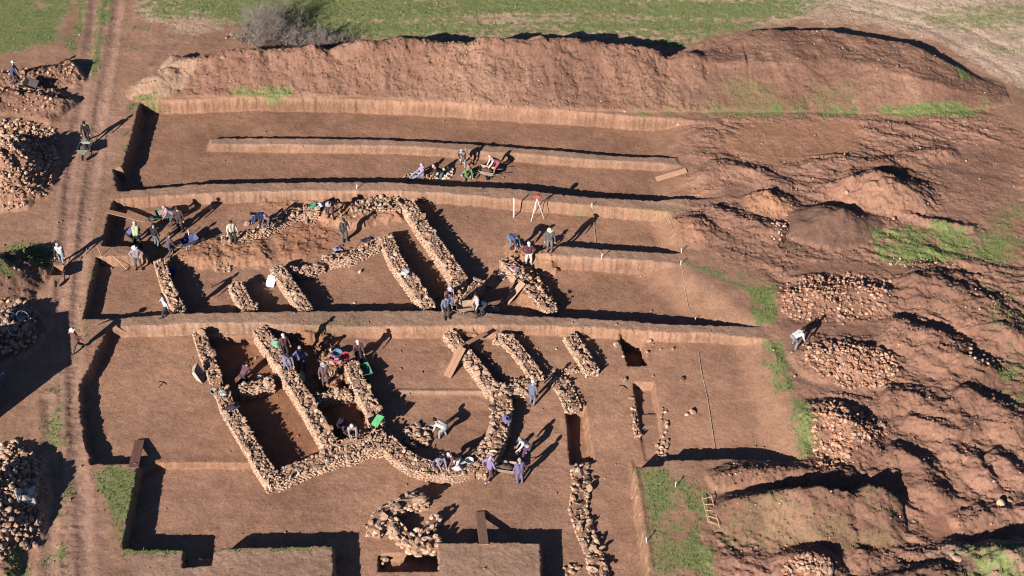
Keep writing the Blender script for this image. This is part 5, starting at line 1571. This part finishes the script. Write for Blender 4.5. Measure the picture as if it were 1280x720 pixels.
def sack(px, py, col, label, s=(.28, .2, .16), yaw=0, dz=0, name='bag'):
    g = gp(px, py); g.z += dz
    e = empty(name, g, R(yaw)); tag(e, label, name)
    r = np.random.default_rng(int(px * 7 + py))
    s = (s[0], s[1], s[2] * .8)
    m = MB(); m.blob((0, 0, s[2] * .6), s, None, 16, 10)
    ph = r.uniform(0, 6.28, 6)
    out = []
    for q in m.v:
        k = 1 + .20 * math.sin(q[0] * 13 + ph[0]) * math.cos(q[1] * 15 + ph[1]) + .14 * math.sin(q[0] * 29 + q[2] * 31 + ph[2]) + .12 * math.sin(q[1] * 33 - q[2] * 19 + ph[3])
        z = q[2] * (.75 + .35 * math.sin(q[0] * 9 + ph[4]))
        out.append((q[0] * k, q[1] * k, max(z * k, -.02)))
    m.v = out
    m.build('body', cloth(col), e, True)
    m = MB(); m.tube([(-s[0] * .6, 0, s[2] * 1.45), (0, .03, s[2] * 2.0), (s[0] * .55, 0, s[2] * 1.45)], [.02, .03, .02], 6); m.build('strap', cloth(tuple(c * .8 for c in col)), e, True)
    return e
sack(392, 259, (0.06, 0.26, 0.14), 'green bag on the crumbling rubble wall', (.30, .2, .2))
sack(400, 258, (0.66, 0.64, 0.66), 'white bag beside the green bag on the rubble wall', (.2, .15, .15))
sack(309, 281, (0.46, 0.22, 0.24), 'pink and white bag by the navy jacket on the low rubble wall', (.22, .18, .14))
sack(316, 277, (0.07, 0.07, 0.24), 'small dark blue bag between the pink bag and the navy jacket', (.2, .15, .13))
sack(422, 312, (0.26, 0.23, 0.38), 'lilac bag at the left-hand end of the cross wall', (.24, .18, .15))
sack(458, 301, (0.05, 0.04, 0.08), 'dark bag on the cross wall above the lying pickaxe', (.3, .17, .13), 15)
sack(507, 341, (0.52, 0.55, 0.56), 'whitish bag on the wall parallel to the long straight wall', (.22, .28, .16))
sack(617, 389, (0.45, 0.45, 0.43), 'black and white bag on the baulk behind the tan cap', (.3, .2, .2))
sack(628, 347, (0.46, 0.34, 0.36), 'pale pinkish sack on the tumbled wall above the plank', (.22, .25, .18))
sack(642, 337, (0.56, 0.34, 0.38), 'pink bag at the foot of the tumbled wall below the blue top', (.26, .18, .15))
sack(347, 432, (0.14, 0.42, 0.27), 'light green bag on the long inner wall', (.34, .22, .18), -20)
sack(292, 509, (0.05, 0.035, 0.07), 'black bag lying on the outer left wall below the bucket', (.42, .2, .12), 25)
sack(279, 492, (0.45, 0.52, 0.52), 'pale blue bag on the outer left wall beside the bucket', (.16, .2, .12))
sack(325, 472, (0.62, 0.55, 0.48), 'white rag bundle on the cross wall beside the wine-purple worker', (.22, .14, .1))
sack(634, 526, (0.16, 0.14, 0.34), 'blue bag on the thick wall above the apse', (.24, .2, .18))
sack(575, 577, (0.64, 0.62, 0.62), 'white bag behind the brick red worker on the apse wall', (.26, .2, .14))
sack(572, 586, (0.58, 0.54, 0.60), 'white bag in front of the brick red worker on the apse wall', (.24, .14, .12))
sack(553, 572, (0.52, 0.44, 0.36), 'beige bag above the pale lilac worker on the apse wall', (.2, .2, .14))
sack(432, 536, (0.5, 0.47, 0.46), 'white bundle between the two workers in the deep lower room', (.16, .14, .1))
sack(25, 399, (0.45, 0.44, 0.44), 'pale grey bag on the shaded stone heap above the bicycle', (.3, .16, .12), 30)
g = gp(418, 452)
e = world_thing('crate', g, 'magenta plastic crate beside the blue basin', 'crate')
m = MB()
for c, s in (((0, 0, .012), (.5, .34, .02)), ((.24, 0, .13), (.02, .34, .22)), ((-.24, 0, .13), (.02, .34, .22)), ((0, .16, .13), (.46, .02, .22)), ((0, -.16, .13), (.46, .02, .22))):
    m.box(c, s)
m.build('body', cloth((0.40, 0.04, 0.20)), e)
for sg in (1, -1):
    m = MB(); m.tube([(sg * .26, -.07, .2), (sg * .28, 0, .22), (sg * .26, .07, .2)], .012, 6); m.build('handle', cloth((0.40, 0.04, 0.20)), e)
g = gp(337, 357)
e = empty('jerrycan', g, rot=(R(-20), 0, R(-85))); tag(e, 'big white plastic jerrycan standing between two diagonal walls', 'jerrycan')
m = MB(); m.box((0, 0, .32), (.34, .44, .60)); m.box((0, 0, .65), (.28, .36, .08), taper=.7); o = m.build('body', M_WHITE, e); bv = o.modifiers.new('soft', 'BEVEL'); bv.width = .05; bv.segments = 3
m = MB(); m.tube([(0, .12, .68), (0, .12, .76)], .05, 10); m.build('cap', cloth((0.6, 0.58, 0.56)), e)
m = MB(); m.tube([(0, -.16, .68), (0, -.12, .76), (0, .0, .76), (0, .04, .69)], .022, 7); m.build('handle', M_WHITE, e)

def sheet(pts, col, label, lift=.05, wrinkle=.04, cat='sheet', name='plastic_sheet', rough=.5):
    """crumpled sheet draped on what lies under the four pixel corners"""
    q = [gp(*p) for p in pts]
    n = 14
    r = np.random.default_rng(int(pts[0][0]))
    vs_, fs = [], []
    c = sum(q, V3(0, 0, 0)) / 4
    for j in range(n + 1):
        for i in range(n + 1):
            u, v = i / n, j / n
            p = q[0] * (1 - u) * (1 - v) + q[1] * u * (1 - v) + q[2] * u * v + q[3] * (1 - u) * v
            z = max(float(hz(p.x, p.y)), p.z - .1) + lift + wrinkle * (math.sin(u * 11 + v * 5 + pts[0][0]) + math.sin(v * 14 - u * 4)) + r.normal(0, wrinkle * .35)
            vs_.append(V3(p.x, p.y, z) - c)
    for j in range(n):
        for i in range(n):
            k = j * (n + 1) + i
            fs.append((k, k + 1, k + n + 2, k + n + 1))
    m = MB(); m.add(vs_, fs)
    o = m.build(name, simple(name, col, rough, 0, .2, 6.0), None, True)
    so_ = o.modifiers.new('thick', 'SOLIDIFY'); so_.thickness = .008
    o.location = c
    tag(o, label, cat)
sheet([(18, 616), (46, 612), (47, 634), (24, 632)], (0.27, 0.25, 0.25), 'crumpled grey plastic sheet draped over the long stone heap', .22, .05)
sheet([(375, 463), (381, 468), (382, 478), (374, 470)], (0.20, 0.38, 0.22), 'pale green plastic sheet lying on the long inner wall', .07, .015)
g = gp(473, 528)
e = empty('tray', g, rot=(R(14), R(-8), R(-32))); tag(e, 'bright green rectangular tray lying on the wall joint', 'tray')
m = MB(); m.box((0, 0, .08), (.40, .62, .02))
for c, s in (((.20, 0, .11), (.02, .62, .08)), ((-.20, 0, .11), (.02, .62, .08)), ((0, .30, .11), (.38, .02, .08)), ((0, -.30, .11), (.38, .02, .08))):
    m.box(c, s)
m.build('body', cloth((0.12, 0.52, 0.18)), e)
m = MB(); m.box((0, .0, .155), (.43, .65, .012)); m.build('lid', cloth((0.13, 0.55, 0.2)), e)

# bicycles
def bicycle(mid, yaw, roll, label, col=(0.05, 0.09, 0.30)):
    e = empty('bicycle', mid, rot=Euler((R(roll), 0, R(yaw)), 'XYZ'))
    tag(e, label, 'bicycle')
    rx = Matrix.Rotation(math.pi / 2, 3, 'X')
    for x_ in (-.52, .52):
        m = MB(); m.lathe([(.32 + .022 * math.cos(t), .022 * math.sin(t)) for t in [2 * math.pi * k / 8 for k in range(8)]], 28, (x_, 0, .34), rx, closed=True)
        w = m.build('wheel', cloth((0.75, 0.75, 0.85)), e, True)
        m = MB(); m.lathe([(.295, .018), (.30, .018), (.30, -.018), (.295, -.018)], 28, (x_, 0, .34), rx, closed=True); m.build('rim', cloth((0.08, 0.16, 0.8)), w)
        m = MB()
        for k in range(14):
            t = 2 * math.pi * k / 14
            m.tube([(x_, 0, .34), (x_ + .3 * math.cos(t), 0, .34 + .3 * math.sin(t))], .004, 4)
        m.build('spokes', M_STEEL, w)
    m = MB()
    for a, b in (((-.52, 0, .34), (-.10, 0, .32)), ((-.10, 0, .32), (-.22, 0, .86)), ((-.20, 0, .78), (.36, 0, .80)), ((-.10, 0, .32), (.38, 0, .68)), ((-.52, 0, .34), (-.20, 0, .78)), ((.34, 0, .92), (.52, 0, .34))):
        m.tube([a, b], .02, 7)
    m.build('frame', cloth(col), e)
    m = MB(); m.blob((-.24, 0, .90), (.14, .07, .04)); m.build('saddle', M_RUBBER, e, True)
    m = MB(); m.tube([(.30, -.28, .98), (.36, -.1, 1.0), (.34, 0, .95), (.36, .1, 1.0), (.30, .28, .98)], .014, 6); m.build('handlebar', M_STEEL, e, True)
    m = MB(); m.lathe([(.02, .01), (.09, .01), (.09, -.01), (.02, -.01)], 14, (-.10, 0, .32), rx, closed=True); m.build('chainring', M_STEEL, e)
wa, wb = gp(28, 421), gp(37, 405)
md_ = (wa + wb) / 2
bicycle(md_ + V3(-.12, .15, .12), math.degrees(math.atan2(wb.y - wa.y, wb.x - wa.x)), -52, 'blue-wheeled bicycle lying on the shaded stone heap')
g = gp(-4, 488)
bicycle(g, 80, 14, 'bicycle standing in the shade at the edge beside the cabin')

# dead brush piled behind the bank
def brush(pts, n, label, hmax, seed):
    r = np.random.default_rng(seed)
    poly = np.array([P(a, b, 0.6)[:2] for a, b in pts])
    c = poly.mean(0)
    e = empty('dry_bush', (c[0], c[1], float(hz(c[0], c[1]))))
    tag(e, label, 'bush', 'dead brush on the spoil bank')
    stem, twig = MB(), MB()
    lo, hi = poly.min(0), poly.max(0)
    k = 0
    while k < n:
        q = lo + (hi - lo) * r.random(2)
        dd = float(sdf(np.array([q[0]]), np.array([q[1]]), poly)[0])
        if dd < 0:
            continue
        k += 1
        z = float(hz(q[0], q[1])) - .05
        p = V3(q[0] - c[0], q[1] - c[1], z - e.location.z)
        d = V3(r.normal(0, .55), r.normal(0, .55), 1).normalized()
        L = hmax * min(1, .45 + dd * .5) * r.uniform(.5, 1.05)
        pts_ = [p]
        for s_ in range(5):
            d = (d + V3(r.normal(0, .22), r.normal(0, .22), r.normal(0, .12))).normalized()
            pts_.append(pts_[-1] + d * L / 5)
        stem.tube(pts_, [.022, .018, .014, .011, .008, .004], 4, cap=False)
        for s_ in range(1, 6):
            for _ in range(3):
                dt = (d + V3(r.normal(0, .9), r.normal(0, .9), r.normal(.1, .6))).normalized()
                l2 = L * r.uniform(.15, .4)
                a = pts_[s_]
                m1 = a + dt * l2 * .5
                tip = m1 + (dt + V3(r.normal(0, .5), r.normal(0, .5), r.normal(0, .4))).normalized() * l2 * .5
                twig.tube([a, m1, tip], [.010, .008, .004], 3, cap=False)
                tip2 = m1 + V3(r.normal(0, .4), r.normal(0, .4), r.normal(.1, .3)) * l2
                twig.tube([m1, tip2], [.007, .003], 3, cap=False)
    stem.build('stems', M_TWIG, e); twig.build('twigs', M_TWIG, e)
brush([(298, 50), (300, 28), (325, 18), (360, 18), (378, 34), (372, 54), (330, 60)], 130, 'tall tangle of dead grey brush at the left end of the bank', 2.7, 5)
brush([(366, 52), (372, 36), (410, 34), (446, 48), (440, 58), (390, 60)], 120, 'lower tangle of dead grey brush sprawling rightwards along the bank', 1.6, 6)

# green weeds on the dark western mound and at the south-east corner
def weeds(px, py, label, n=40, rad=.8, h=.35, seed=0, col=None):
    r = np.random.default_rng(700 + seed)
    g = gp(px, py)
    m = MB()
    for _ in range(n):
        a, q = r.uniform(0, 6.28), rad * math.sqrt(r.random())
        x_, y_ = math.cos(a) * q, math.sin(a) * q
        b = V3(x_, y_, float(hz(g.x + x_, g.y + y_)) - g.z)
        for _k in range(6):
            t = r.uniform(0, 6.28)
            l = h * r.uniform(.4, 1)
            o_ = V3(math.cos(t), math.sin(t), 0)
            s_ = V3(-o_.y, o_.x, 0) * .035
            mid = b + o_ * l * .35 + V3(0, 0, l * .55)
            tip = b + o_ * l * .75 + V3(0, 0, l * .75 * r.uniform(.5, 1.1))
            m.add([b, mid - s_, tip, mid + s_], [(0, 1, 2, 3)])
    o = m.build('weed_clump', M_GRASS)
    o.location = g
    tag(o, label, 'weeds', None, 'thing')
weeds(42, 318, 'leafy green weeds on the dark mound by the track', 60, 1.1, .35, 1)
# the site cabin that throws the square shadow (stands just outside the photograph)
hh = 2.6
k_ = hh / math.tan(SUN_EL)
off = V3(math.sin(SHADOW_AZ) * k_, math.cos(SHADOW_AZ) * k_, 0)
A_, B_ = P(86, 456) - off, P(84, 390) - off
dAB = B_ - A_
ln = dAB.length
rz_ = math.atan2(dAB.y, dAB.x) - math.pi / 2
mid_ = (A_ + B_) / 2
e = empty('site_cabin', (mid_.x - 1.2 * math.cos(rz_), mid_.y - 1.2 * math.sin(rz_), 0), rz_); tag(e, 'white portable site cabin standing left of the track', 'cabin')
m = MB(); m.box((0, 0, hh / 2 + .05), (2.4, ln, hh - .1)); m.build('wall', M_WHITE, e)
m = MB(); m.box((0, 0, hh - .02), (2.46, ln + .06, .12)); m.build('roof', M_STEEL, e)
m = MB(); m.box((1.215, -.9, 1.05), (.03, .85, 1.95)); d_ = m.build('door', cloth((0.3, 0.32, 0.36)), e)
m = MB(); m.box((1.24, -.58, 1.0), (.03, .12, .03)); m.build('handle', M_STEEL, d_)
m = MB(); m.box((1.215, 1.0, 1.5), (.03, 1.0, .9)); w_ = m.build('window', simple('window_glass', (0.05, 0.06, 0.07), 0.1, 0, .1), e)
m = MB()
for c, s in (((1.225, 1.0, 1.97), (.05, 1.1, .06)), ((1.225, 1.0, 1.03), (.05, 1.1, .06)), ((1.225, .47, 1.5), (.05, .06, .88)), ((1.225, 1.53, 1.5), (.05, .06, .88))):
    m.box(c, s)
m.build('frame', M_WHITE, w_)
